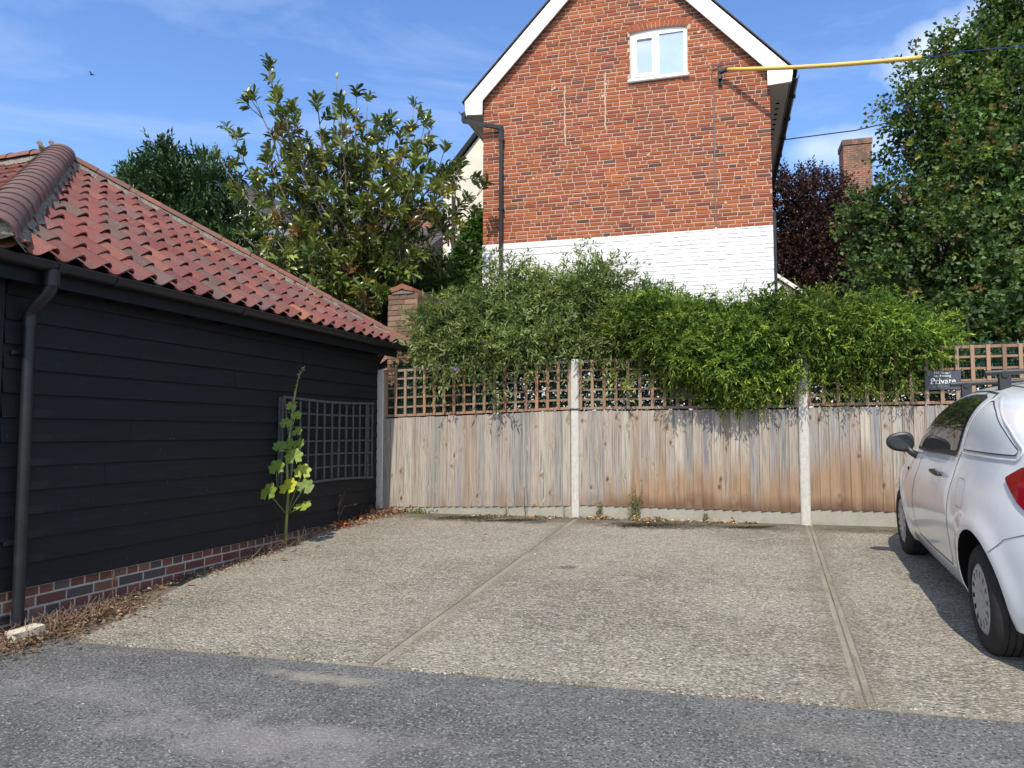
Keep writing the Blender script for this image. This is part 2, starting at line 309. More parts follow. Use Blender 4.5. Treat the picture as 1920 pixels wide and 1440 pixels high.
# darker water stain running along the two joints
for xj in (-2.08, .43):
    dj = math_(t, 'ABSOLUTE', math_(t, 'ADD', sxyz.outputs['X'], -xj)); nj = noise(t, P, (3, 2, 1), 5, .6); dj = math_(t, 'MULTIPLY_ADD', nj, .25, dj)
    c = mixc(t, mrange(t, dj, .30, .14, 0, .45), c, (.15, .125, .09))
L(t, c, p.inputs['Base Color'])
rib = noise(t, P, (10, 60, 30), 3, .6, .2); agg = noise(t, P, 75, 4, .65); h = math_(t, 'ADD', math_(t, 'MULTIPLY', rib, 1.5), agg)
b = N(t, 'ShaderNodeBump'); b.inputs['Strength'].default_value = .9; b.inputs['Distance'].default_value = .009; L(t, h, b.inputs['Height']); L(t, b.outputs[0], p.inputs['Normal'])
M['conc'] = m
m, t, p = base_mat('smooth_joint_concrete', .9, .2); P = plan_coords(t)
c = mixc(t, mrange(t, noise(t, P, (4, 2, 2), 5, .6), .35, .7), (.17, .150, .118), (.28, .252, .20)); c = mixc(t, mrange(t, noise(t, P, 90, 3), .55, .7, 0, .6), c, (.42, .38, .30))
c = mixc(t, mrange(t, noise(t, P, (30, 3, 3), 4), .55, .7, 0, .6), c, (.10, .11, .05)); L(t, c, p.inputs['Base Color'])
b = N(t, 'ShaderNodeBump'); b.inputs['Strength'].default_value = .6; b.inputs['Distance'].default_value = .004; L(t, noise(t, P, 90, 3), b.inputs['Height']); L(t, b.outputs[0], p.inputs['Normal'])
M['joint'] = m
m, t, p = base_mat('worn_asphalt', .85, .25); P = plan_coords(t)
c = mixc(t, mrange(t, noise(t, P, (1.1, 1.6, 1), 5, .6), .38, .68), (.088, .087, .080), (.142, .141, .130))
c = mixc(t, mrange(t, noise(t, P, (5, 7, 5), 5, .6), .5, .75, 0, .5), c, (.19, .187, .182))
v1 = noise(t, P, (60, 75, 85), 3, .6); c = mixc(t, mrange(t, v1, .54, .66, 0, .8), c, (.29, .29, .28))
v2 = noise(t, P, (70, 70, 71), 2, .5); c = mixc(t, mrange(t, v2, .52, .64, 0, .85), c, (.035, .036, .04))
v3 = noise(t, P, (70, 70, 40), 1, .5); c = mixc(t, mrange(t, v3, .735, .755, 0, .8), c, (.5, .48, .43))
for u, v, rx, ry, k, cc in ((600, 1266, .30, .05, .75, (.34, .30, .23)), (480, 1385, .55, .13, .5, (.27, .245, .235)), (640, 1375, .35, .07, .4, (.27, .25, .24)), (560, 1395, .9, .2, .3, (.26, .25, .24)), (1560, 1385, .25, .12, .3, (.25, .23, .19)), (150, 1290, .5, .12, .35, (.26, .25, .23)), (1000, 1310, .4, .06, .3, (.07, .07, .07))):
    q = gnd(u, v); a_ = q[0] * .948 - q[1] * .319; b_ = q[0] * .319 + q[1] * .948
    c = mixc(t, math_(t, 'MULTIPLY', spot(t, P, a_, b_, rx, ry, .5, 1.8, 5), k * .6), c, cc)
L(t, c, p.inputs['Base Color'])
b = N(t, 'ShaderNodeBump'); b.inputs['Strength'].default_value = 1; b.inputs['Distance'].default_value = .008; L(t, noise(t, P, 75, 4, .6), b.inputs['Height']); L(t, b.outputs[0], p.inputs['Normal'])
M['asph'] = m

# weathered fence boards: grain, knots, grey bloom above and rusty brown towards the foot
m, t, p = base_mat('weathered_boards', .85, .2)
uv = N(t, 'ShaderNodeAttribute', attribute_name='Brd')      # x across the bay, y height, z = board id
a = N(t, 'ShaderNodeAttribute', attribute_name='Col')
S = N(t, 'ShaderNodeSeparateXYZ'); L(t, uv.outputs['Vector'], S.inputs[0])
def comb(t, x, y, z):
    c_ = N(t, 'ShaderNodeCombineXYZ')
    for i, q in enumerate((x, y, z)):
        if isinstance(q, (int, float)): c_.inputs[i].default_value = q
        else: L(t, q, c_.inputs[i])
    return c_.outputs[0]
idn = math_(t, 'MULTIPLY', S.outputs['Z'], 3.7)
# knots: neighbouring boards come from one log, so knots sit at nearly the same height in several boards
kwn = noise(t, comb(t, math_(t, 'MULTIPLY', S.outputs['X'], 9), math_(t, 'MULTIPLY', S.outputs['Y'], 9), idn), 1, 3, .6); kwm = math_(t, 'MULTIPLY_ADD', kwn, .30, -.15)
kv = N(t, 'ShaderNodeTexVoronoi'); kv.inputs['Scale'].default_value = 1; kv.inputs['Randomness'].default_value = 1
L(t, comb(t, math_(t, 'ADD', math_(t, 'MULTIPLY', S.outputs['X'], 7.5), kwm), math_(t, 'ADD', math_(t, 'MULTIPLY', S.outputs['Y'], 4.2), kwm), math_(t, 'MULTIPLY', S.outputs['Z'], .03)), kv.inputs['Vector'])
kd = kv.outputs['Distance']
kn = N(t, 'ShaderNodeVectorMath', operation='SUBTRACT'); 
warp = mrange(t, kd, .0, .34, .05, 0)
gx = math_(t, 'ADD', S.outputs['X'], warp)
g1 = noise(t, comb(t, math_(t, 'MULTIPLY', gx, 95), math_(t, 'MULTIPLY', S.outputs['Y'], 2.2), idn), 1, 4, .6)
g2 = noise(t, comb(t, math_(t, 'MULTIPLY', gx, 22), math_(t, 'MULTIPLY', S.outputs['Y'], .8), idn), 1, 3, .6)
c = a.outputs['Color']
c = mixc(t, mrange(t, g2, .44, .62, 0, .6), c, (.37, .315, .26))
c = mixc(t, mrange(t, g2, .44, .32, 0, .7), c, (.155, .162, .175))
c = mixc(t, mrange(t, g1, .48, .66, 0, .75), c, (.13, .108, .092))
g3 = noise(t, comb(t, math_(t, 'MULTIPLY', gx, 260), math_(t, 'MULTIPLY', S.outputs['Y'], 5), idn), 1, 3, .6); c = mixc(t, mrange(t, g3, .52, .7, 0, .5), c, (.09, .08, .07))
ed = N(t, 'ShaderNodeAttribute', attribute_name='Edg'); c = mixc(t, mrange(t, ed.outputs['Fac'], .80, .97, 0, .8), c, (.11, .06, .035))  # board overlap line: dirt plus the step's shade, painted into the colour
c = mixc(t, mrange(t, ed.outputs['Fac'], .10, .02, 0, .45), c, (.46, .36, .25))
# brown lower part, its edge different on each board
lown = noise(t, comb(t, math_(t, 'MULTIPLY', S.outputs['X'], 2.6), math_(t, 'MULTIPLY', S.outputs['Y'], .6), 0), 1, 3, .6)
lowb = noise(t, comb(t, 0, 0, idn), 1, 2, .5)
hb = N(t, 'ShaderNodeAttribute', attribute_name='Low')
lim = math_(t, 'MULTIPLY_ADD', lown, 1.0, math_(t, 'MULTIPLY', hb.outputs['Fac'], .9))
lim = math_(t, 'ADD', math_(t, 'ADD', lim, math_(t, 'MULTIPLY', lowb, 1.5)), -1.52)
low = math_(t, 'MULTIPLY', mrange(t, math_(t, 'SUBTRACT', S.outputs['Y'], lim), .16, -.22), .95)
brn = mixc(t, mrange(t, g2, .35, .65), (.36, .215, .11), (.19, .10, .045))
c = mixc(t, math_(t, 'MULTIPLY', low, mrange(t, g1, .75, .35, .45, .95)), c, brn)
foot = math_(t, 'MULTIPLY', mrange(t, math_(t, 'MULTIPLY_ADD', lown, -.35, S.outputs['Y']), -.02, -.16), hb.outputs['Fac'])
c = mixc(t, math_(t, 'MULTIPLY', foot, .85), c, (.075, .035, .02))
kb = math_(t, 'MULTIPLY_ADD', g3, .14, math_(t, 'ADD', kd, -.07)); c = mixc(t, mrange(t, kb, .17, .08, 0, .75), c, (.15, .085, .05)); c = mixc(t, mrange(t, kb, .08, .03, 0, .8), c, (.06, .035, .025))
ring = math_(t, 'MULTIPLY', mrange(t, kb, .40, .22), mrange(t, kb, .10, .18)); c = mixc(t, math_(t, 'MULTIPLY', ring, .3), c, (.33, .25, .18))
L(t, c, p.inputs['Base Color'])
b = N(t, 'ShaderNodeBump'); b.inputs['Strength'].default_value = .5; b.inputs['Distance'].default_value = .003; L(t, g1, b.inputs['Height']); L(t, b.outputs[0], p.inputs['Normal'])
M['fence'] = m

# ------------------------------------------------------------------ the setting
def ragged(a0, a1, step=.06, amp=.010):
    k = max(2, int(abs(a1 - a0) / step)); off = 0; out = []
    for i in range(k + 1):
        a = a0 + (a1 - a0) * i / k; off = off * .6 + random.uniform(-amp, amp); out.append((a, edge(a) + off + (random.uniform(.01, .025) if random.random() < .06 else 0)))
    return out
def plan_sheet(poly, lift, name, m, thick=0, div=0):
    """poly in plan coordinates (a, b); a sheet that follows the slope of the yard, with optional side faces."""
    top = []; 
    for a, b in poly:
        x, y, _ = PLAN(a, b, 0); top.append((x, y, G(x, y) + lift))
    n = len(top); V = list(top); F = [tuple(range(n))]
    if thick:
        V += [(x, y, z - thick) for x, y, z in top]; F += [(i, i + n, (i + 1) % n + n, (i + 1) % n) for i in range(n)]
    o = mkobj(name, V, F, m, fix=bool(thick))
    if thick:
        bm = bmesh.new(); bm.from_mesh(o.data)
        es = [e for e in bm.edges if all(v.co.z > G(v.co.x, v.co.y) + lift - .001 for v in e.verts) and len(e.link_faces) == 2]
        bmesh.ops.bevel(bm, geom=es, offset=.006, segments=2, affect='EDGES'); bm.to_mesh(o.data); bm.free()
    return struct(o)
mbg = MB(); xs = [-400, -120, -40, -15, -8, 0, 8, 15, 40, 120, 400]; ys = [-300, -80, -25, -8, 0, 6, 12, 30, 80, 200, 500]
V = []; F = []
for y in ys:
    for x in xs: V.append((x, y, .0274 * max(-20, min(20, x)) + .058 * max(-25, min(12, y)) - .02))
for j in range(len(ys) - 1):
    for i in range(len(xs) - 1): q = j * len(xs) + i; F.append((q, q + 1, q + 1 + len(xs), q + len(xs)))
struct(mkobj('ground', V, F, M['soil']))
def pc(u, v): q = gnd(u, v); return (q[0] * .948 - q[1] * .319, q[0] * .319 + q[1] * .948)
e0 = pc(150, 1200); e1 = pc(1920, 1350)
def edge(a): return e0[1] + (a - e0[0]) * (e1[1] - e0[1]) / (e1[0] - e0[0])
FB = 8.575      # plan depth of the fence face
plan_sheet([(-12, -12), (30, -12), (30, edge(30)), (4, edge(4)), (e0[0], edge(e0[0])), (-4.95, e0[1] + .04), (-12, e0[1] + .3)], -.012, 'asphalt_road', M['asph'])
plan_sheet([(e0[0] + .01, edge(e0[0]) - .004), (9, edge(9) - .004), (9, FB), (-4.62, FB), (-4.62, 5.6)], -.001, 'concrete_joint_base', M['joint'], .03)
GAP = [(-2.098, -2.04), (.40, .48)]
plan_sheet([*ragged(e0[0], -2.098), (-2.098, FB + .01), (-4.64, FB + .01), (-4.64, 5.5)], .004, 'concrete_slab', M['conc'], .03)
plan_sheet([*ragged(-2.055, .40), (.40, FB + .01), (-2.055, FB + .01)], .002, 'concrete_slab', M['conc'], .03)
plan_sheet([*ragged(.462, 8.9), (8.9, FB + .01), (.462, FB + .01)], .004, 'concrete_slab', M['conc'], .03)
# crack line along the right joint
mb = MB()
for k in range(60):
    b0 = edge(.42) + .01 + k * (FB - edge(.42)) / 60; b1 = b0 + (FB - edge(.42)) / 60
    for (a_, wd) in ((.430, .009),):
        P_ = []
        for (aa, bb) in ((a_ - wd / 2, b0), (a_ + wd / 2, b0), (a_ + wd / 2, b1), (a_ - wd / 2, b1)):
            x, y, _ = PLAN(aa, bb, 0); P_.append((x, y, G(x, y) + .0015))
        mb.add(P_, [(0, 1, 2, 3)])
struct(mb.obj('joint_crack', M['soil']))

# ------------------------------------------------------------------ black barn
barn = thing('weatherboarded_outbuilding', BARN(2.5, 0, .3), 'low black weatherboarded outbuilding with hipped red pantile roof and brick plinth', 'outbuilding')
BL = 5.07; BT = .487
mb = MB()
CF = Frame(BARN(BL, 0, 0), (-.948, .319), (-.319, -.948))      # the side facing the road beyond the corner
def clad(fr, Ln, top):
    z = BT; nrow = 0
    while z < top:
        z1 = min(z + .162, top); x = 0
        joints = sorted([random.uniform(.6, Ln - .4) for _ in range(1 if random.random() < .6 else 0)])
        for x1 in joints + [Ln]:
            o_ = random.uniform(-.002, .002)
            P_ = [fr(x, .0, z), fr(x1 - .003, .0, z), fr(x1 - .003, .034 + o_, z), fr(x, .034 + o_, z), fr(x, .0, z1 + .012), fr(x1 - .003, .0, z1 + .012), fr(x1 - .003, .013 + o_, z1 + .012), fr(x, .013 + o_, z1 + .012)]
            mb.hexa(P_); x = x1
        z = z1
clad(Frame(BARN(0, 0, 0), (-.319, -.948), (.948, -.319)), BL - .07, 2.59); clad(CF, 7.5, 2.59)
wall = mb.obj('wall_boards', M['board'], barn)
mb = MB(); mb.box(BL - .05, BL + .035, -.06, .045, BT - .01, 2.595, BARN); mb.obj('corner_trim', M['board'], barn)
mb = MB(); mb.box(-.05, BL - .05, -7.5, -.002, .2, 2.595, BARN); mb.obj('wall_core', M['board'], barn)
# plinth of real bricks
def brickwall(mb, fr, x0, x1, z0, z1, colf, bl=.215, bh=.066, mo=.010, dep=.05, proud=.0, bond='flem', clip=None, back=None, jit=.0015):
    z = z0; row = 0
    while z < z1 - .01:
        h = bh + random.uniform(-.002, .002); zt = min(z + h, z1); x = x0 - random.uniform(0, bl)
        k = row % 2
        while x < x1:
            k += 1
            l_ = bl if (k % 2 or random.random() < .35) else bl * .48
            if bond == 'eng': l_ = bl * .48 if row % 2 == 0 else bl
            l_ += random.uniform(-.012, .012)
            xa = max(x, x0); xb = min(x + l_, x1)
            if xb - xa > .03:
                xc, zc = (xa + xb) / 2, (z + zt) / 2
                ok = clip is None or clip(xa, zt) and clip(xb, zt) 
                if ok:
                    o_ = proud + random.uniform(-jit, jit); s_ = .0018
                    dz = random.uniform(-.0015, .0015)
                    P_ = [fr(xa, -dep, z + dz), fr(xb, -dep, z + dz), fr(xb, o_ - .003, z + dz), fr(xa, o_ - .003, z + dz), fr(xa, -dep, zt + dz), fr(xb, -dep, zt + dz), fr(xb, o_ - .003, zt + dz), fr(xa, o_ - .003, zt + dz)]
                    c_ = colf(xc, zc)
                    n = 8
                    mb.add(P_ + [fr(xa + .005, o_, z + .005 + dz), fr(xb - .005, o_, z + .005 + dz), fr(xb - .005, o_, zt - .005 + dz), fr(xa + .005, o_, zt - .005 + dz)],
                           [(4, 5, 6, 7), (0, 3, 2, 1), (0, 4, 7, 3), (1, 2, 6, 5), (3, 8, 9, 2), (2, 9, 10, 6), (6, 10, 11, 7), (7, 11, 8, 3), (8, 11, 10, 9)], c_)
            x += l_ + mo
        z = zt + mo; row += 1
def pl_col(x, z):
    r = random.random()
    c_ = (.16, .068, .056) if r < .6 else (.10, .085, .082) if r < .8 else (.19, .105, .075)
    return vary(c_, .8, 1.15)
mb = MB(); brickwall(mb, Frame(BARN(0, 0, 0), (-.319, -.948), (.948, -.319)), .0, BL + .01, .115, BT - .012, pl_col, bond='eng', proud=.006, mo=.015, bh=.062)
brickwall(mb, CF, .0, 4, .04, BT - .012, pl_col, bond='eng', proud=.004)
pl = mb.obj('brick_plinth', M['brick'], barn)
mb = MB(); mb.box(-.05, BL + .0, -.3, .0015, .05, BT - .006, BARN); mb.box(0.01, 7.4, -.2, .0015, .0, BT - .007, CF); mb.obj('plinth_mortar', M['pale'], barn)

# roof: three tiled slopes
E0 = .24; EZ = 2.68; HALF = BL / 2 + .22; RISE = 1.80
A = lambda a, b, z: np.array(BARN(a, b, z))
cN = A(BL + .22, E0, EZ); cF = A(-.22, E0, EZ); apex = A(BL / 2, E0 - HALF, EZ + RISE)
ridge_end = A(BL / 2, E0 - HALF - 5.0, EZ + RISE)
PROF = [(0, .018), (.10, .004), (.22, -.006), (.34, -.008), (.48, .002), (.62, .020), (.76, .038), (.87, .048), (.95, .047), (1.01, .036), (1.05, .022)]
def tilecol():
    r = random.random()
    if r < .60: c_ = (.190, .058, .046)
    elif r < .76: c_ = (.225, .080, .055)
    elif r < .785: c_ = (.36, .14, .07)
    elif r < .92: c_ = (.135, .080, .068)
    else: c_ = (.16, .055, .05)
    return vary(c_, .70, 1.02)
def tiles(name, p0, p1, top0, top1, wid, parent, gauge=.285):
    p0, p1, top0, top1 = map(np.array, (p0, p1, top0, top1))
    ep = p1 - p0; Lp = np.linalg.norm(ep); ep /= Lp; q = top0 - p0; q = q - ep * (q @ ep); Lq = np.linalg.norm(q); eq = q / Lq; en = np.cross(ep, eq)
    if en[2] < 0: en = -en
    mb = MB(); cols = int(Lp / wid) + 1; rows = int(Lq / gauge) + 2
    for j in range(rows):
        q0 = j * gauge - .03; q1 = q0 + gauge + .07
        for i in range(cols):
            x0 = i * wid; cc = tilecol(); V = []; F = []; tl = random.uniform(-.007, .007)
            n = len(PROF)
            for (qq, up) in ((q0 + random.uniform(-.010, .010), .040 + tl), (q1, .008)):
                for (tt, hh) in PROF: V.append(p0 + ep * (x0 + tt * wid) + eq * qq + en * (hh + (up * (.42 + .58 * min(1, max(0, (tt - .5) / .3))) if up > .02 else up)))
            for (tt, hh) in PROF: V.append(p0 + ep * (x0 + tt * wid) + eq * (q0 + .001) + en * (hh + (.040 + tl) * (.42 + .58 * min(1, max(0, (tt - .5) / .3))) - .016))
            V.append(V[n - 1] - en * .02); V.append(V[2 * n - 1] - en * .012)
            for k in range(n - 1): F.append((k, k + 1, n + k + 1, n + k)); F.append((k, 2 * n + k, 2 * n + k + 1, k + 1))
            F.append((n - 1, 3 * n, 3 * n + 1, 2 * n - 1))
            mb.add(V, F, cc)
    o = mb.obj(name, M['tile'], parent)
    bm = bmesh.new(); bm.from_mesh(o.data); off = Vector(parent.location)
    def cut(pa, pb, inside):
        d = Vector(pb - pa); nn = d.cross(Vector(en)).normalized()
        if (Vector(inside - pa)).dot(nn) > 0: nn = -nn
        g_ = list(bm.verts) + list(bm.edges) + list(bm.faces)
        bmesh.ops.bisect_plane(bm, geom=g_, plane_co=Vector(pa) - off, plane_no=nn, clear_outer=True)
    mid = (p0 + p1 + top0 + top1) / 4
    cut(p0, top0, mid); cut(p1, top1, mid)
    ept = top0 + ep; cut(top0, ept, p0)
    bm.to_mesh(o.data); bm.free(); autosmooth(o, 40)
    return o
tiles('roof_tiles', cN, cF, apex, apex + (cF - cN) * 1e-3, .212, barn)
nb_ = cN + np.array(BARN(0, -5 - 2 * .0, 0)) - np.array(BARN(0, 0, 0))
near_b = A(BL + .22, E0 - 7.2, EZ); far_b = A(-.22, E0 - 7.2, EZ)
tiles('roof_tiles', near_b, cN, A(BL / 2, E0 - 7.2, EZ + RISE), apex, .212, barn)
tiles('roof_tiles', cF, far_b, apex, A(BL / 2, E0 - 7.2, EZ + RISE), .212, barn, .3)
mb = MB()   # underlay below the tiles
dn = np.array([0, 0, .03])
Rb = A(BL / 2, E0 - 7.2, EZ + RISE)
mb.add([cN - dn, cF - dn, apex - dn, near_b - dn, Rb - dn, far_b - dn], [(0, 1, 2), (3, 0, 2, 4), (1, 5, 4, 2)])
mb.add([cN - dn * 3, cF - dn * 3, far_b - dn * 3, near_b - dn * 3], [(3, 2, 1, 0)]); mb.obj('roof_underlay', M['fascia'], barn)
def capping(name, pa, pb, r, step, cols, parent, smooth=True, squash=.72, m=None):
    pa = np.array(pa); pb = np.array(pb); d = pb - pa; Ln = np.linalg.norm(d); d /= Ln; x = np.cross(d, (0, 0, 1)); x /= np.linalg.norm(x); y = np.cross(x, d)
    if y[2] < 0: y = -y
    mb = MB(); k = int(Ln / step); n = 12; step = Ln / k
    for i in range(k):
        s0 = i * step - .03; s1 = (i + 1) * step + .015; cc = random.choice(cols); cc = vary(cc, .88, 1.1)
        jit = random.uniform(-.006, .006); V = []
        for (s, rr) in ((s0, r * 1.03), (s0, r * .94), (s1, r * .94)):
            for q in range(n + 1):
                th = math.pi * (q / n) * 1.0; 
                V.append(pa + d * s + x * (math.cos(th) * rr * 1.0 + jit) + y * (math.sin(th) * rr * squash - .015))
        F = []
        for q in range(n):
            F.append((q, q + 1, n + 2 + q + 0, n + 1 + q)); F.append((q, q + 1, 2 * (n + 1) + q + 1, 2 * (n + 1) + q))
        mb.add(V, F, cc)
    o = mb.obj(name, m or M['hip'], parent); autosmooth(o, 50); return o
hipc = [(.165, .088, .074), (.15, .085, .072), (.135, .082, .07)]; orc = [(.25, .105, .068), (.225, .095, .062), (.20, .095, .07)]
capping('hip_capping', cN + np.array([0, 0, .07]), apex + np.array([0, 0, .09]), .15, .21, hipc, barn, squash=.85)
capping('hip_capping', cF + np.array([0, 0, .055]), apex + np.array([0, 0, .085]), .12, .34, orc, barn, squash=.6)
capping('ridge_capping', apex + np.array([0, 0, .09]), Rb + np.array([0, 0, .09]), .13, .34, orc, barn, squash=.7)
# mortar bedding under the cappings
mb = MB()
for (pa, pb, r) in ((cN, apex, .155), (cF, apex, .135), (apex, Rb, .14)):
    pa = np.array(pa) + np.array([0, 0, .028]); pb = np.array(pb) + np.array([0, 0, .035]); d = (pb - pa); Ln = np.linalg.norm(d); d /= Ln; x = np.cross(d, (0, 0, 1)); x /= np.linalg.norm(x)
    k = int(Ln / .05); V = []; F = []
    for i in range(k + 1):
        for s_, rr, zz in ((-1, r + .03 + random.uniform(-.02, .02), .0), (-1, r - .05, .05), (1, r - .05, .05), (1, r + .03 + random.uniform(-.02, .02), .0)):
            V.append(pa + d * (i * Ln / k) + x * s_ * rr + np.array([0, 0, zz - (.62 * rr * .55 if zz == 0 else 0)]))
    for i in range(k):
        for q in range(3): F.append((i * 4 + q, i * 4 + q + 1, i * 4 + q + 5, i * 4 + q + 4))
    mb.add(V, F)
mb.obj('mortar_bedding', M['mortar'], barn)
# end bedding of the near hip, lead at the far corner
mb = MB(); c0 = cN + np.array([0, 0, .01]); dd = (apex - cN) / np.linalg.norm(apex - cN); xx = np.cross(dd, (0, 0, 1)); xx /= np.linalg.norm(xx)
V = [c0 - dd * .028] + [c0 - dd * .028 + xx * math.cos(q * math.pi / 10) * .135 + np.array([0, 0, .06 + math.sin(q * math.pi / 10) * .10]) for q in range(11)]
mb.add(V, [(0, q + 1, q + 2) for q in range(10)] + [(0, 1, 11)]); mb.obj('hip_end_mortar', M['mortar'], barn)
mb = MB(); P_ = [np.array(BARN(-.10, .30, EZ - .05)), np.array(BARN(-.40, .30, EZ - .04)), np.array(BARN(-.42, -.02, EZ + .19)), np.array(BARN(-.16, -.02, EZ + .20))]
mb.add([q + np.array([0, 0, .045]) for q in P_] + [q + np.array([0, 0, .057]) for q in P_], [(0, 1, 2, 3), (4, 7, 6, 5), (0, 4, 5, 1), (1, 5, 6, 2), (2, 6, 7, 3), (3, 7, 4, 0)]); mb.obj('lead_flashing', M['lead'], barn)
# fascia, soffit, rafter feet, gutter
mb = MB(); mb.box(-.2, BL + .19, .165, .19, 2.50, 2.70, BARN); mb.box(-.19, BL + .165, .02, .163, 2.60, 2.62, BARN)
fr2 = CF; mb.box(-.16, 7.3, .165, .19, 2.50, 2.70, CF); mb.obj('fascia', M['fascia'], barn)
mb = MB()
for k in range(13): a_ = .15 + k * .4; mb = MB(); mb.box(a_, a_ + .05, .0, .162, 2.50, 2.598, BARN); mb.obj('rafter_foot', M['fascia'], barn)
def gutter(name, fr, x0, x1, b, z, r, parent):
    mb = MB(); n = 10; V = []
    for x in (x0, x1):
        for rr in (r, r - .004):
            for q in range(n + 1): th = math.pi * q / n; V.append(fr(x, b + math.cos(th) * rr, z - math.sin(th) * rr))
    F = []; m_ = n + 1
    for q in range(n):
        F.append((q, q + 1, 2 * m_ + q + 1, 2 * m_ + q)); F.append((m_ + q, 3 * m_ + q, 3 * m_ + q + 1, m_ + q + 1))
        F.append((q, m_ + q, m_ + q + 1, q + 1)); F.append((2 * m_ + q, 2 * m_ + q + 1, 3 * m_ + q + 1, 3 * m_ + q))
    F.append((0, 2 * m_, 3 * m_, m_)); F.append((n, m_ + n, 3 * m_ + n, 2 * m_ + n))
    mb.add(V, F)
    # rolled lip
    mb.tube([fr(x0, b + r, z), fr(x1, b + r, z)], .006, 6)
    return mb, parent
gb, _ = gutter('g', BARN, -.30, BL + .26, .255, 2.642, .057, barn)
for x_ in (1.2, 2.95, 4.35, 4.82):   # union brackets
    for q in range(10):
        th0, th1 = math.pi * q / 10, math.pi * (q + 1) / 10
        P_ = [BARN(xx_, .255 + math.cos(th_) * rr_, 2.642 - math.sin(th_) * rr_) for xx_ in (x_ - .035, x_ + .035) for (th_, rr_) in ((th0, .058), (th1, .058), (th1, .064), (th0, .064))]
        gb.hexa(P_)
gb.box(-.315, -.30, .195, .315, 2.58, 2.646, BARN)
gt = gb.obj('gutter', M['blackp'], barn); autosmooth(gt, 40)
gb, _ = gutter('g', CF, -.24, 7.3, .255, 2.642, .057, barn); o = gb.obj('gutter', M['blackp'], barn); autosmooth(o, 40)
# downpipe with swan neck
mb = MB(); DA = 4.87
mb.tube([BARN(4.86, .255, 2.62), BARN(4.86, .255, 2.53), BARN(4.86, .252, 2.49), BARN(4.865, .225, 2.44), BARN(4.87, .125, 2.36), BARN(DA, .085, 2.32), BARN(DA, .085, 2.24)], .040, 14)
mb.tube([BARN(DA, .085, 2.26), BARN(DA, .085, .25)], .037, 14)
for z in (2.27,): mb.tube([BARN(DA, .085, z - .05), BARN(DA, .085, z + .02)], .041, 14)
mb.tube([BARN(4.86, .255, 2.49), BARN(4.86, .255, 2.60)], .048, 14)
for z in (2.05, .80, .32): mb.tube([BARN(DA, .085, z - .012), BARN(DA, .085, z + .012)], .039, 14); mb.box(DA - .015, DA + .085, .03, .05, z - .012, z + .012, BARN)
o = mb.obj('downpipe', M['blackp'], barn); autosmooth(o, 40)

# sparrows on the apex
def sparrow(u, v, y, yaw, label, flying=False):
    c = at(u, v, y); t = thing('sparrow', c, label, 'bird', 'sparrows on the roof apex' if not flying else None)
    Rz = np.array([[math.cos(yaw), -math.sin(yaw), 0], [math.sin(yaw), math.cos(yaw), 0], [0, 0, 1]])
    def body(ps, rs, col, nm, flat=1):
        mb = MB(); mb.tube([c + Rz @ np.array(q) for q in ps], rs, 10, col); return mb.obj(nm, M['feather'], t, smooth=True)
    body([(.055, 0, .125), (.045, 0, .125), (.03, 0, .128), (.012, 0, .118), (.002, 0, .095), (-.008, 0, .065), (-.03, 0, .04), (-.055, 0, .028), (-.07, 0, .024)], [.002, .012, .020, .021, .020, .030, .032, .020, .008], (.17, .135, .10), 'body')
    mb = MB(); mb.tube([c + Rz @ np.array(q) for q in ((.050, 0, .125), (.066, 0, .122))], [.006, .001], 6, (.06, .05, .04)); mb.obj('beak', M['feather'], t)
    for s in (-1, 1):
        body([(.0, s * .024, .088), (-.03, s * .030, .062), (-.07, s * .022, .036), (-.095, s * .012, .022)], [.006, .014, .011, .002], (.08, .055, .04), 'wing')
        mb = MB(); mb.tube([c + Rz @ np.array(q) for q in ((-.02, s * .01, .02), (-.015, s * .012, -.012))], .003, 5, (.2, .12, .1)); mb.obj('leg', M['feather'], t)
    body([(-.05, 0, .032), (-.09, 0, .018), (-.13, 0, .004)], [.012, .010, .008], (.06, .05, .045), 'tail')
    return t
ap = apex + np.array([0, 0, .19])
sparrow(76, 288, 7.9, math.pi - .3, 'small brown sparrow with grey head, left of the two on the roof apex')
sparrow(98, 287, 7.95, math.pi - .3, 'small brown sparrow with rusty nape, right of the two on the roof apex')
# bird far off in the sky
c = at(172, 140, 40); mb = MB(); mb.tube([c + np.array(q) for q in ((-.12, 0, 0), (-.04, 0, .01), (.05, 0, .01), (.12, 0, 0))], [.01, .035, .03, .006], 6, (.05, .05, .05))
fb = thing('flying_bird', c, 'tiny dark bird flying high in the blue sky at left', 'bird'); mb.obj('body', M['feather'], fb)
for s in (-1, 1):
    mb = MB(); mb.add([c + np.array(q) for q in ((-.03, 0, .01), (.05, 0, .01), (.03, s * .22, .07), (-.02, s * .24, .07), (-.03, 0, .02), (.05, 0, .02), (.03, s * .22, .078), (-.02, s * .24, .078))], [(0, 1, 2, 3), (7, 6, 5, 4), (0, 4, 5, 1), (1, 5, 6, 2), (2, 6, 7, 3), (3, 7, 4, 0)], (.05, .05, .05)); mb.obj('wing', M['feather'], fb)

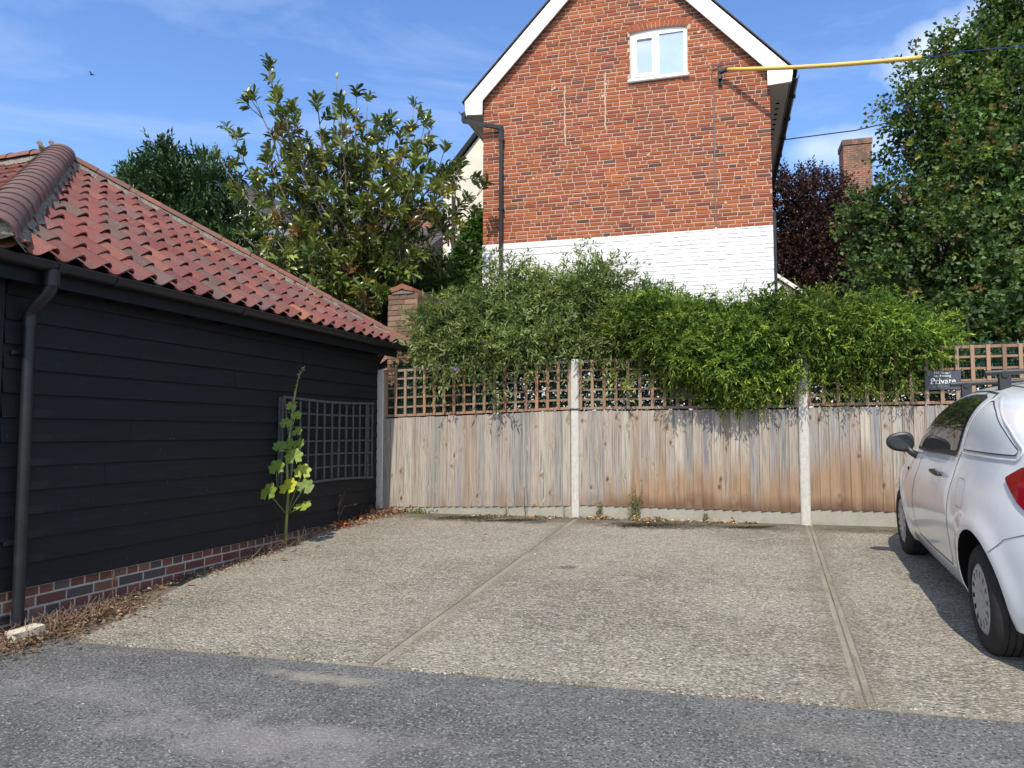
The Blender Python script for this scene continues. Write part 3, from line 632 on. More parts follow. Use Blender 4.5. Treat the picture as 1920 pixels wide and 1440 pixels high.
# grey lattice hung on the black wall
tr = thing('wall_trellis', BARN(1.2, .06, 1.4), 'weathered grey square lattice hung on the black boarded wall', 'trellis')
mb = MB(); x0, x1, z0, z1 = .24, 2.08, .965, 1.885
sag = lambda a, z: -.022 * math.sin(math.pi * (a - x0) / (x1 - x0)) * ((z - z0) / (z1 - z0)) + .045 * math.sin(math.pi * (a - x0) / (x1 - x0)) * (1 - (z - z0) / (z1 - z0)) * .6
nv = 12
for i in range(nv + 1):
    a_ = x0 + (x1 - x0) * i / nv; w_ = .012 * math.sin(i * 1.7); col = None
    if i == nv - 0: continue
    mb.bar(BARN(a_ + w_, .085, z0 + sag(a_, z0)), BARN(a_ - w_ * .5, .085, z1 + sag(a_, z1)), .022, .012, up=(.948, -.319, 0))
mb.bar(BARN(x1, .085, z0), BARN(x1, .085, z1), .022, .012, up=(.948, -.319, 0))
mb.bar(BARN(x1 - .09, .10, z1 - .43), BARN(x1 + .0, .10, z1 - .01), .02, .012, up=(.948, -.319, 0))

for j in range(7):
    z = z0 + (z1 - z0) * j / 6; pr = .071 if 0 < j < 6 else .099
    for k in range(10):
        a0, a1 = x0 + (x1 - x0) * k / 10, x0 + (x1 - x0) * (k + 1) / 10
        mb.bar(BARN(a0 - .01, pr, z + sag(a0, z)), BARN(a1 + .01, pr, z + sag(a1, z)), .024 if j in (0, 6) else .018, .012, up=(.948, -.319, 0))
mb.obj('lattice', M['oldtrellis'], tr)
for a_ in (.30, 2.06): mb = MB(); mb.box(a_ - .02, a_ + .02, .032, .063, z0, z1, BARN); mb.obj('backing_batten', M['oldtrellis'], tr)

# ------------------------------------------------------------------ fence
BAYS = [(-2.50, -.05, .60, 1.70, .685, 1.775, .53, 2.325, 2.372), (.05, 2.45, .70, 1.772, .70, 1.772, .55, 2.372, 2.36), (2.55, 4.95, .735, 1.785, .735, 1.80, .56, 2.40, 2.40)]
flabels = ['close board fence panel beside the black outbuilding, palest and greyest of the three', 'close board fence panel between the two full height concrete posts, climber hanging over it', 'close board fence panel behind the white car, brown stained along its foot']
LOWV = [.15, .75, .9]
def trellis_col():
    c_ = random.choice([(.27, .155, .09), (.31, .19, .12), (.24, .145, .095), (.30, .22, .165)]); return vary(c_, .85, 1.1)
for bi, (a0, a1, zb0, zt0, zb1, zt1, zg, ztr0, ztr1) in enumerate(BAYS):
    pn = thing('fence_panel', FEN((a0 + a1) / 2, 0, zg), flabels[bi], 'fence', 'close board fence panels')
    Ln = a1 - a0; nb = int(round(Ln / .098)); V = []; F = []; C = []; BR = []; idv = 0; LO = []; ED = []
    for i in range(nb):
        x0 = a0 + i * Ln / nb; x1 = x0 + Ln / nb + .012; idv += 1; seed = bi * 40 + i
        if i == nb - 1: x1 = a1
        tz = random.uniform(-.005, .006); lz = random.uniform(-.004, .003)
        r = random.random(); cc = (.37, .325, .275) if r < .35 else (.27, .262, .255) if r < .60 else (.46, .42, .355) if r < .88 else (.32, .25, .19)
        cc = vary(cc, .85, 1.12); n = len(V); lean = random.uniform(-.002, .002)
        ns = 4
        for k in range(ns + 1):
            f = k / ns
            for (x, th) in ((x0, .011 + .000), (x0, .030), (x1, .013), (x1, .0)):
                zb = zb0 + (zb1 - zb0) * (x - a0) / Ln + lz - .02; zt = zt0 + (zt1 - zt0) * (x - a0) / Ln + tz
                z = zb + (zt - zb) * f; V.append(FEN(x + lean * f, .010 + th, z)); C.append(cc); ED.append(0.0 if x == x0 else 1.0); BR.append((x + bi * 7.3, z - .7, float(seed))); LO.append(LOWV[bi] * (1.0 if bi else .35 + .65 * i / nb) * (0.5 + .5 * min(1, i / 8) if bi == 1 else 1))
        for k in range(ns):
            b = n + k * 4
            F += [(b, b + 1, b + 5, b + 4), (b + 1, b + 2, b + 6, b + 5), (b + 2, b + 3, b + 7, b + 6), (b + 3, b, b + 4, b + 7)]
        F += [(n, n + 3, n + 2, n + 1), tuple(n + ns * 4 + q for q in (0, 1, 2, 3))]
    o = mkobj('boards', V, F, M['fence'], pn, C)
    at_ = o.data.attributes.new('Brd', 'FLOAT_VECTOR', 'POINT'); at_.data.foreach_set('vector', np.array(BR, dtype=np.float32).ravel())
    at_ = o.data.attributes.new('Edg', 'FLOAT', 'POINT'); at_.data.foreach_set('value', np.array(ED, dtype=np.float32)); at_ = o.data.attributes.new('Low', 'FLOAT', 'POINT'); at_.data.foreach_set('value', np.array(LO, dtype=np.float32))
    mb = MB()
    for zz in (.80, 1.25, 1.66): mb.box(a0 + .01, a1 - .01, -.06, .008, zz - .04, zz + .04, FEN)
    mb.obj('rails', M['trellis'], pn)
    mb = MB(); P_ = []
    for b_ in (-.025, .022):
        P_ += [FEN(a0 - .01, b_, zg - .12), FEN(a1 + .01, b_, zg - .12), FEN(a1 + .01, b_, zb1 - .022), FEN(a0 - .01, b_, zb0 - .022)]
    mb.add(P_, [(0, 1, 2, 3), (7, 6, 5, 4), (0, 4, 5, 1), (1, 5, 6, 2), (2, 6, 7, 3), (3, 7, 4, 0)]); mb.obj('gravel_board', M['gravel'], pn)
    # trellis
    def zt_(x): return ztr0 + (ztr1 - ztr0) * (x - a0) / Ln
    def zl_(x): return zt0 + (zt1 - zt0) * (x - a0) / Ln + .018
    mb = MB(); nu = 18 if bi == 0 else 17
    for i in range(nu + 1):
        x = a0 + .018 + (Ln - .036) * i / nu; ww = .034 if 0 < i < nu else .034
        mb.hexa([FEN(xx, bb, zz) for (zz_, ) in ((0,), (1,)) for (xx, bb, zz) in ((x - ww / 2, .012, zl_(x) if not zz_ else zt_(x)), (x + ww / 2, .012, zl_(x) if not zz_ else zt_(x)), (x + ww / 2, .032, zl_(x) if not zz_ else zt_(x)), (x - ww / 2, .032, zl_(x) if not zz_ else zt_(x)))], trellis_col())
    mb.obj('trellis_uprights', M['trellis'], pn)
    mb = MB(); nr = 5
    for j in range(nr + 1 if bi < 2 else 6):
        f = j / 5 
        P_ = []
        for (x, s) in ((a0, 0), (a1, 0)): pass
        za = zl_(a0) + (zt_(a0) - zl_(a0)) * f; zb_ = zl_(a1) + (zt_(a1) - zl_(a1)) * f
        hh = .022 if 0 < j < 5 else .030; of = hh / 2 if j == 0 else -hh / 2 if j == 5 else 0
        mb.hexa([FEN(a0 + .004, -.008, za + of - hh / 2), FEN(a1 - .004, -.008, zb_ + of - hh / 2), FEN(a1 - .004, .0115, zb_ + of - hh / 2), FEN(a0 + .004, .0115, za + of - hh / 2), FEN(a0 + .004, -.008, za + of + hh / 2), FEN(a1 - .004, -.008, zb_ + of + hh / 2), FEN(a1 - .004, .0115, zb_ + of + hh / 2), FEN(a0 + .004, .0115, za + of + hh / 2)], trellis_col())
    mb.obj('trellis_rails', M['trellis'], pn)
    mb = MB(); x = a0 + .02
    while x < a1 - .02:
        mb.bar(FEN(x, -.03 + .004 * math.sin(x * 20), zl_(x)), FEN(x, -.03, zt_(x) + .02), .0022, .0022); x += .026
    z = 0
    for j in range(24):
        f = j / 23; mb.bar(FEN(a0 + .01, -.03, zl_(a0) + (zt_(a0) + .02 - zl_(a0)) * f), FEN(a1 - .01, -.03, zl_(a1) + (zt_(a1) + .02 - zl_(a1)) * f), .0022, .0022)
    mb.obj('netting', M['net'], pn)
def post(a_, z0, z1, label, w_=.095):
    t = thing('concrete_post', FEN(a_, 0, z0), label, 'fence post', 'concrete fence posts')
    mb = MB(); h = w_ / 2; c_ = .012
    prof = [(-h, -.05), (-.022, -.05), (-.022, -.028), (.022, -.028), (.022, -.05), (h, -.05), (h, .040), (h - c_, .052), (-h + c_, .052), (-h, .040)]
    n = len(prof); V = []; lv = [z0 - .2, z0 + .4, (z0 + z1) / 2, z1 - .03, z1]
    for k, z in enumerate(lv):
        s = 1 if k < 4 else .8
        V += [FEN(a_ + x * s, .004 + y * s, z) for x, y in prof]
    F = [tuple(range(n))[::-1]]
    for k in range(4): F += [(k * n + q, k * n + (q + 1) % n, (k + 1) * n + (q + 1) % n, (k + 1) * n + q) for q in range(n)]
    F.append(tuple(4 * n + q for q in range(n))); mb.add(V, F); mb.obj('shaft', M['galv'], t, fix=True); return t
post(-2.56, .5, 2.33, 'pale concrete fence post in the corner beside the black outbuilding')
p2 = post(0, .53, 2.385, 'pale concrete fence post in the middle of the fence, black strap round it')
mb = MB(); mb.box(-.052, .052, .060, .068, 1.79, 1.802, FEN); mb.box(-.056, -.0485, -.02, .068, 1.79, 1.802, FEN); mb.box(.0485, .056, -.02, .068, 1.79, 1.802, FEN); mb.obj('strap', M['blackp'], p2)
post(2.50, .54, 2.36, 'pale concrete fence post right of centre, its top buried in the green climber', .10)
post(5.0, .6, 2.42, 'pale concrete fence post hidden behind the white car')
t = thing('timber_post', FEN(-2.64, 0, .5), 'thin brown timber batten between the corner concrete post and the black boards', 'post')
mb = MB(); mb.box(-2.655, -2.612, -.04, .035, .45, 2.31, FEN, (.24, .13, .08)); mb.obj('batten', M['trellis'], t)
t = thing('timber_post', FEN(-2.48, 0, .6), 'thin brown timber upright right of the corner concrete post', 'post')
mb = MB(); mb.box(-2.508, -2.480, .0, .036, 1.72, 2.31, FEN, (.34, .24, .16)); mb.obj('batten', M['trellis'], t)

def textobj(txt, size, fr, a_, b_, z_, parent, name='lettering', serif=False):
    cu = bpy.data.curves.new('txt', 'FONT'); cu.body = txt; cu.size = size; cu.align_x = 'CENTER'; cu.extrude = .0008
    to = bpy.data.objects.new('txt', cu); sc.collection.objects.link(to); bpy.context.view_layer.update()
    dg = bpy.context.evaluated_depsgraph_get(); me = bpy.data.meshes.new_from_object(to.evaluated_get(dg))
    V = [fr(a_ + v.co.x, b_ + v.co.z, z_ + v.co.y) for v in me.vertices]; F = [list(p_.vertices) for p_ in me.polygons]
    bpy.data.objects.remove(to); bpy.data.curves.remove(cu)
    o = mkobj(name, V, F, M['letter'], parent); bpy.data.meshes.remove(me); return o
sg = thing('sign', FEN(3.82, .045, 2.05), 'dark slate grey sign reading Private, hung on the trellis', 'sign')
mb = MB(); mb.box(3.665, 3.985, .036, .046, 1.955, 2.15, FEN); mb.obj('plate', M['sign'], sg)
textobj('Hill House', .034, FEN, 3.82, .0475, 2.113, sg); textobj('No Parking', .034, FEN, 3.82, .0475, 2.083, sg)
def serif_private(parent):      # 'Private' with slab serifs added to the plain letters
    textobj('Private', .082, FEN, 3.825, .0475, 2.015, parent)
    mb = MB(); 
    for a_, w_ in ((-.103, .028), (-.060, .022), (-.037, .018)): mb.box(3.825 + a_ - w_ / 2, 3.825 + a_ + w_ / 2, .0475, .0482, 2.013, 2.0165, FEN)
    mb.obj('lettering', M['letter'], parent)
serif_private(sg)
mb = MB()      # a worn line of small lettering that can no longer be read
for a_, w_ in ((-.075, .022), (-.045, .028), (-.012, .020), (.035, .030), (.070, .024)): mb.box(3.82 + a_ - w_ / 2, 3.82 + a_ + w_ / 2, .0475, .0482, 1.982, 1.989, FEN)
mb.obj('worn_lettering', M['cablegrey'], sg)
sg2 = thing('sign', FEN(1.25, .045, 1.93), 'small blank dark plate half hidden in the climber on the trellis', 'sign')
mb = MB(); mb.box(1.10, 1.37, .036, .046, 1.90, 2.02, FEN); mb.obj('plate', M['sign'], sg2)

# ------------------------------------------------------------------ brick house
HB = thing('brick_house', HOU(2.35, -3, .7), 'red brick gable ended house with white bargeboards and white painted lower wall', 'house')
HWID = 4.70; EAVE = 7.02; APX = (2.36, 9.98); DEEP = 8.0
def under_rake(x, z, off=.12):
    s0, z0 = (-.32, 7.23); s1, z1 = (5.04, 7.10)
    if x < APX[0]: lim = z0 + (APX[1] - z0) * (x - s0) / (APX[0] - s0)
    else: lim = z1 + (APX[1] - z1) * (s1 - x) / (s1 - APX[0])
    return z < lim - off
WX0, WX1, WZ0, WZ1 = 2.54, 3.45, 7.29, 8.09
def archz(x): u_ = (x - (WX0 + WX1) / 2) / ((WX1 - WX0) / 2); return WZ1 + .035 * (1 - u_ * u_)
def in_win(xa, xb, z):   # keep-out for the window and its brick arch
    return xb > WX0 - .0 and xa < WX1 + .0 and z > WZ0 - .02 and z < 8.10 + .17
def hcol(x, z):
    r = random.random()
    pk = .5 + .5 * math.sin(x * 1.9 + 1) * math.sin(z * 2.3 + .5)
    if z < 7.0 and z > 4.9: pk = min(1, pk + .25)
    if r < .32 + .2 * (1 - pk): c_ = (.36, .115, .050)
    elif r < .72: c_ = (.32, .094, .045)
    elif r < .72 + .12 * pk + .01: c_ = (.17, .065, .052)
    elif r < .975: c_ = (.27, .080, .045)
    else: c_ = (.11, .07, .06)
    return vary(c_, .82, 1.15)
mb = MB(); bricks = MB()
def clip(x, z): return under_rake(x, z, .05)
z = 4.725; row = 0
BHh = .0525; MO = .0115
while z < 9.95:
    zt = z + BHh; x = -.11 * (row % 2) - random.uniform(0, .05); k = row
    drift = .0
    while x < HWID:
        k += 1; l_ = .200 if (k % 2 or random.random() < .5) else .098; l_ += random.uniform(-.018, .018)
        xa, xb = max(x, 0), min(x + l_, HWID); x += l_ + MO * .9
        if xb - xa < .03: continue
        if not (clip(xa, zt) and clip(xb, zt)): continue
        if in_win(xa, xb, (z + zt) / 2):
            # trim to the window's sides below the arch, leave the arch zone to the voussoirs
            zc = (z + zt) / 2
            lo, hi = (WX0, WX1) if zc < 8.02 else (WX0 - .03, WX1 + .03)
            if xa < lo - .04: xb = lo - .012
            elif xb > hi + .04: xa = hi + .012
            else: continue
            if xb - xa < .03: continue
        o_ = random.uniform(-.002, .002); dz = random.uniform(-.0025, .0025); dz2 = dz + random.uniform(-.002, .002); th = BHh + random.uniform(-.005, .001)
        fr = HOU; c_ = hcol((xa + xb) / 2, z)
        P_ = [fr(xa, -.04, z + dz), fr(xb, -.04, z + dz2), fr(xb, o_ - .004, z + dz2), fr(xa, o_ - .004, z + dz), fr(xa, -.04, z + th + dz), fr(xb, -.04, z + th + dz2), fr(xb, o_ - .004, z + th + dz2), fr(xa, o_ - .004, z + th + dz)]
        bricks.add(P_ + [fr(xa + .005, o_, z + .005 + dz), fr(xb - .005, o_, z + .005 + dz2), fr(xb - .005, o_, z + th - .005 + dz2), fr(xa + .005, o_, z + th - .005 + dz)],
                   [(4, 5, 6, 7), (0, 3, 2, 1), (0, 4, 7, 3), (1, 2, 6, 5), (3, 8, 9, 2), (2, 9, 10, 6), (6, 10, 11, 7), (7, 11, 8, 3), (8, 11, 10, 9)], c_)
    z += BHh + MO; row += 1
bricks.obj('brickwork', M['brick'], HB)
# arch voussoirs
mb = MB(); nvs = 15
for i in range(nvs):
    xa = WX0 - .02 + (WX1 - WX0 + .04) * i / nvs; xb = WX0 - .02 + (WX1 - WX0 + .04) * (i + 1) / nvs - .010
    ta = (xa - 2.995) * .16; tb = (xb - 2.995) * .16; za, zb = archz(min(max(xa, WX0), WX1)) + .012, archz(min(max(xb, WX0), WX1)) + .012; hh = .125
    P_ = [HOU(xa, -.04, za), HOU(xb, -.04, zb), HOU(xb, .002, zb), HOU(xa, .002, za), HOU(xa + ta, -.04, za + hh), HOU(xb + tb, -.04, zb + hh), HOU(xb + tb, .002, zb + hh), HOU(xa + ta, .002, za + hh)]
    mb.hexa(P_, vary((.36, .10, .05), .85, 1.1))
mb.obj('window_arch', M['brick'], HB)
# mortar backing wall (gable outline with the window opening)
mb = MB(); g0 = .008
poly = [(0.001, 4.72), (HWID - .001, 4.72), (HWID - .001, 7.0), (HWID - .001, 7.10 + (APX[1] - 7.10) * (5.04 - HWID) / (5.04 - APX[0]) - .06), (APX[0], APX[1] - .08), (.001, 7.23 + (APX[1] - 7.23) * .32 / (APX[0] + .32) - .06)]
# four pieces round the window
def gz(x): return (7.23 + (APX[1] - 7.23) * (x + .32) / (APX[0] + .32) if x < APX[0] else 7.10 + (APX[1] - 7.10) * (5.04 - x) / (5.04 - APX[0])) - .06
def piece(pts, m_, nm, y0=-.3, y1=-.0085): q = MB(); q.prism(pts, y0, y1, HOU); return q
q = MB()
q.prism([(0.001, 4.72), (WX0 - .004, 4.72), (WX0 - .004, gz(WX0)), (APX[0], gz(APX[0])), (.001, gz(0))], -.3, -.0075, HOU)
q.prism([(WX1 + .004, 4.72), (HWID - .001, 4.72), (HWID - .001, gz(HWID)), (WX1 + .004, gz(WX1))], -.3, -.0075, HOU)
q.prism([(WX0 - .004, 4.72), (WX1 + .004, 4.72), (WX1 + .004, WZ0 - .01), (WX0 - .004, WZ0 - .01)], -.3, -.0075, HOU)
q.prism([(WX0 - .004, archz(WX0) + .003)] + [(WX0 + (WX1 - WX0) * k / 10, archz(WX0 + (WX1 - WX0) * k / 10) + .003) for k in range(1, 10)] + [(WX1 + .004, archz(WX1) + .003), (WX1 + .004, gz(WX1)), (WX0 - .004, gz(WX0))], -.3, -.0075, HOU)
q.obj('mortar_joints', M['lime'], HB)
# mortar scars, patches and an old chase down the wall
q = MB()
def scar(x, z, w_, h_, q=None):
    own = q is None; q = q or MB(); n = 9; pts = []
    for k in range(n): th = k * 2 * math.pi / n; rr = random.uniform(.7, 1.15); pts.append((x + math.cos(th) * w_ * rr, z + math.sin(th) * h_ * rr))
    q.prism(pts, -.006, .0035 + random.uniform(0, .001), HOU)
    if own: q.obj('mortar_patch', M['lime'], HB)
for (xx, z0, z1) in ((1.44, 6.35, 7.35), (2.12, 6.55, 7.45)):
    z = z0; q = MB()
    while z < z1: scar(xx + random.uniform(-.008, .008), z, .012, .05, q); z += .06
    q.obj('mortar_chase', M['lime'], HB)
for (u, v) in ((1040, 165), (1035, 168), (1135, 158), (1280, 135), (1268, 150), (1190, 150), (1178, 145), (1395, 350), (1310, 270), (1215, 290), (1075, 400), (1000, 335), (1420, 300), (1360, 380), (1130, 180), (1330, 120), (1315, 85), (1300, 112), (1310, 60)):
    r_ = ray(u, v); o_ = np.array([-.5, 12.6, 0]); nrm = np.array([.267, .964, 0]); tt = ((o_ - np.array([0, 0, CAMZ])) @ nrm) / (r_ @ nrm); pp = np.array([0, 0, CAMZ]) + r_ * tt; s_ = (pp - o_) @ np.array([.964, -.267, 0]); scar(s_, pp[2], random.uniform(.015, .035), random.uniform(.015, .03))
# white painted brick below
mb = MB()
def wcol(x, z): return (.74 + random.uniform(-.02, .01),) * 3
brickwall(mb, HOU, 2.13, HWID, 1.0, 4.72, wcol, .215, .057, .009, .05, .006, jit=.0035)
mb.obj('painted_brickwork', M['wbrick'], HB)
mb = MB(); mb.box(0, HWID - .002, -.3, .0005, .3, 4.716, HOU, (.66, .66, .65)); mb.obj('painted_wall', M['wbrick'], HB)
mb = MB(); mb.box(0.0, 2.11, .003, .022, .6, 4.60, HOU, (.80, .80, .79)); mb.box(0.0, 1.5, .003, .03, 4.50, 4.58, HOU, (.82, .82, .81)); mb.box(-.002, 2.1, .003, .018, 4.62, 4.716, HOU, (.82, .82, .81)); mb.obj('painted_render', M['wbrick'], HB)
# side and rear walls
mb = MB(); mb.box(-.001, .24, -DEEP, -.301, .3, EAVE, HOU); mb.box(HWID - .24, HWID + .001, -DEEP, -.301, .3, EAVE, HOU); mb.prism([(0, .3), (HWID, .3), (HWID, EAVE), (APX[0], APX[1] - .2), (0, EAVE)], -DEEP - .2, -DEEP - .001, HOU)
for f_ in (): pass
mb.c = [(.30, .085, .045)] * len(mb.c); mb.obj('side_walls', M['brick'], HB)
# bargeboards with boxed ends
def barge(side):
    q = MB()
    if side < 0: X0, Z0 = -.30, 7.23; XI, XB = .02, -.275
    else: X0, Z0 = 5.03, 7.10; XI, XB = 4.66, 5.01
    sx_ = 1 if side < 0 else -1
    slope = (APX[1] - Z0) / abs(APX[0] - X0); dzv = .24 / math.cos(math.atan(slope)) * .98
    zi = Z0 + slope * abs(XI - X0) - dzv
    zb = 6.975 if side < 0 else 6.895
    pts = [(X0, Z0), (APX[0], APX[1]), (APX[0], APX[1] - dzv), (XI, zi), (XI + (-.005 if side < 0 else .0), zb), (XB, zb + (.02 if side < 0 else .02)), (X0 + .0, Z0 - .05)]
    if side > 0: pts = [(XI if False else p_[0], p_[1]) for p_ in pts]
    q.prism(pts, .075, .105, HOU)
    o = q.obj('bargeboard', M['whitewood'], HB)
    q = MB()   # soffit board under the verge
    q.add([HOU(XI, .0, zi + .03), HOU(XI, .0745, zi + .03), HOU(APX[0], .0745, APX[1] - dzv + .03), HOU(APX[0], .0, APX[1] - dzv + .03)] + [HOU(XI, .0, zi + .05), HOU(XI, .0745, zi + .05), HOU(APX[0], .0745, APX[1] - dzv + .05), HOU(APX[0], .0, APX[1] - dzv + .05)], [(0, 1, 2, 3), (7, 6, 5, 4), (0, 4, 5, 1), (3, 2, 6, 7), (1, 5, 6, 2), (0, 3, 7, 4)])
    q.obj('verge_soffit', M['slate'], HB)
barge(-1); barge(1)
# roof slopes
q = MB()
for side in (-1, 1):
    X0, Z0 = (-.345, 7.215) if side < 0 else (5.10, 7.06)
    for (o1, o2) in ((.0, .022),):
        V = [HOU(X0, .13, Z0 + o1), HOU(APX[0], .13, APX[1] + .03 + o1), HOU(APX[0], -DEEP - .3, APX[1] + .03 + o1), HOU(X0, -DEEP - .3, Z0 + o1)]
        q.add(V + [(x, y, z_ + .022) for x, y, z_ in V], [(0, 1, 2, 3), (7, 6, 5, 4), (0, 4, 5, 1), (1, 5, 6, 2), (2, 6, 7, 3), (3, 7, 4, 0)])
q.obj('roof', M['slate'], HB, fix=False)
# eaves: soffit with vent holes, fascia, black gutters
q = MB(); q.box(HWID + .002, 5.00, -DEEP, .074, 6.90, 6.915, HOU); q.box(-.28, -.002, -DEEP, .074, 6.985, 7.0, HOU); q.obj('soffit', M['soffit'], HB)
for k in range(30):
    q = MB(); a_ = HWID + .16; b_ = -.62 - k * .22
    q.add([HOU(a_ + .035 * math.cos(j * math.pi / 5), b_ + .035 * math.sin(j * math.pi / 5), 6.8975) for j in range(10)] + [HOU(a_ + .035 * math.cos(j * math.pi / 5), b_ + .035 * math.sin(j * math.pi / 5), 6.899) for j in range(10)], [tuple(range(10)), tuple(range(19, 9, -1))]); q.obj('soffit_vent', M['well'], HB)
q = MB(); q.box(4.985, 5.005, -DEEP, .074, 6.90, 7.05, HOU); q.box(-.30, -.281, -DEEP, .074, 6.985, 7.19, HOU); q.obj('fascia_boards', M['whitewood'], HB)
HSD = Frame(HOU(0, 0, 0), (-.267, -.964), (.964, -.267))
gb, _ = gutter('g', HSD, -DEEP, .09, 5.065, 7.01, .058, HB)
for k in range(9): gb.box(-.6 - k * .9, -.55 - k * .9, 5.0, 5.13, 6.94, 7.012, HSD)
o = gb.obj('gutter', M['blackp'], HB); autosmooth(o, 40)
HSL = Frame(HOU(0, 0, 0), (-.267, -.964), (-.964, .267)); gb, _ = gutter('g', HSL, -DEEP, .09, .355, 7.08, .058, HB); o = gb.obj('gutter', M['blackp'], HB); autosmooth(o, 40)
# square section downpipes
q = MB()
def sq(pts, s=.062):
    for a_, b_ in zip(pts[:-1], pts[1:]): q.bar(a_, b_, s, s, up=(.267, .964, .02))
sq([HOU(-.30, .16, 7.01), HOU(-.30, .16, 6.86)]); sq([HOU(-.315, .16, 6.87), HOU(.36, .07, 6.71)]); sq([HOU(.345, .062, 6.745), HOU(.345, .062, 1.0)])
for z_ in (6.5, 5.3, 4.1): q.box(.30, .39, .0, .10, z_ - .02, z_ + .02, HOU)
q.obj('downpipe', M['blackp'], HB)
q = MB(); q.box(HWID + .004, HWID + .05, -.12, -.06, .6, 4.95, HOU); q.obj('downpipe', M['blackp'], HB)
# window
wn = MB(); ch = [(WX0 + (WX1 - WX0) * k / 12, archz(WX0 + (WX1 - WX0) * k / 12)) for k in range(13)]
def wbox(x0, x1, z0, z1, y0, y1): wn.box(x0, x1, y0, y1, z0, z1, HOU)
YF = -.035
wn.prism([(WX0, WZ1 - .055)] + ch + [(WX1, WZ1 - .055)], YF - .06, YF, HOU)
wbox(WX0, WX0 + .055, WZ0, WZ1 - .056, YF - .06, YF); wbox(WX1 - .055, WX1, WZ0, WZ1 - .056, YF - .06, YF); wbox(WX0 + .056, WX1 - .056, WZ0, WZ0 + .055, YF - .06, YF)
xm = WX0 + .435; wbox(xm - .03, xm + .03, WZ0 + .056, WZ1 - .056, YF - .06, YF)
win = wn.obj('window', M['white'], HB)
wn = MB(); s0, s1 = WX0 + .058, xm - .033
for (a_, b_, c_, d_) in ((s0, s0 + .05, WZ0 + .058, WZ1 - .06), (s1 - .05, s1, WZ0 + .058, WZ1 - .06), (s0 + .051, s1 - .051, WZ0 + .058, WZ0 + .108), (s0 + .051, s1 - .051, WZ1 - .11, WZ1 - .06)): wbox(a_, b_, c_, d_, YF - .04, YF + .022)
o = wn.obj('casement_frame', M['white'], win) if False else mkobj('casement_frame', wn.v, wn.f, M['white'], HB); o.parent = win
wn = MB(); wbox(s0 + .045, s1 - .045, WZ0 + .10, WZ1 - .105, YF - .03, YF - .02); wbox(xm + .028, WX1 - .052, WZ0 + .052, WZ1 - .055, YF - .035, YF - .025)
o = mkobj('pane', wn.v, wn.f, M['glass'], HB); o.parent = win
wn = MB(); wbox(WX0 - .04, WX1 + .03, WZ0 - .035, WZ0 - .002, -.05, .05); wbox(WX0 - .035, WX1 + .025, WZ0 - .048, WZ0 - .036, -.04, .04); o = mkobj('sill', wn.v, wn.f, M['white'], HB); o.parent = win
# cable bracket on the wall, yellow sleeve, cables
bk = thing('cable_bracket', HOU(3.99, .02, 7.2), 'black cable bracket fixed high on the brick gable', 'bracket')
q = MB(); q.box(3.92, 3.99, .003, .035, 7.02, 7.34, HOU); q.box(3.93, 3.975, .035, .10, 7.10, 7.16, HOU); q.box(3.93, 3.975, .035, .10, 7.22, 7.27, HOU); q.tube([HOU(3.95, .07, 7.10), HOU(3.95, .07, 7.28)], .022, 8); q.obj('bracket_plate', M['trim'], bk)
q = MB(); q.tube([HOU(3.95, .08, 7.20), HOU(4.08, .12, 7.22)], [.02, .034], 10); q.obj('clamp', M['trim'], bk)
st = np.array(HOU(4.07, .12, 7.217)); en_ = at(1728, 108, 9.6)
ys = thing('yellow_cable_sleeve', (st + en_) / 2, 'long yellow sleeve on the overhead cable leaving the brick gable', 'cable sleeve')
q = MB(); q.tube([st + (en_ - st) * k / 10 + np.array([0, 0, -.03 * math.sin(math.pi * k / 10)]) for k in range(11)], .030, 12); o = q.obj('sleeve', M['yellow'], ys, smooth=True)
oc = MB(); e2 = at(1800, 97, 9.2); e3 = at(2300, 55, 7.5); oc.tube([en_ - (en_ - st) * .02, en_ + (e2 - en_) * .5 - np.array([0, 0, .02]), e2, e3], .007, 6)
tag(oc.obj('overhead_cable', M['bluerope']), 'dark blue overhead cable running from the yellow sleeve into the tree', 'cable')
q = MB(); w2 = at(1470, 262, 13.5); w3 = at(1742, 212, 13.0); q.tube([w2, (w2 + w3) / 2 - np.array([0, 0, .07]), w3, at(2100, 130, 12.5)], .011, 5)
tag(q.obj('overhead_wire', M['cable']), 'thin grey overhead wire between the brick house eaves and the big tree', 'wire')
q = MB(); CX = 3.85
q.tube([HOU(4.03, .10, 7.26), HOU(4.02, .09, 7.34), HOU(3.98, .06, 7.37), HOU(3.90, .04, 7.355), HOU(3.83, .02, 7.31), HOU(CX - .02, .015, 7.22), HOU(CX, .012, 7.10), HOU(CX, .012, 6.9)], .007, 6)
q.tube([HOU(3.94, .05, 7.33), HOU(3.86, .03, 7.33), HOU(3.82, .02, 7.25), HOU(CX - .005, .015, 7.1)], .006, 6)
q.tube([HOU(CX, .010, 6.95), HOU(CX, .010, 4.74)], .010, 6); q.tube([HOU(CX, .016, 4.74), HOU(CX, .016, 1.5)], .010, 6, mi=1)
o = q.obj('wall_cable', [M['cablegrey'], M['wbrick']]); tag(o, 'grey cable clipped down the brick gable from the black bracket', 'cable')

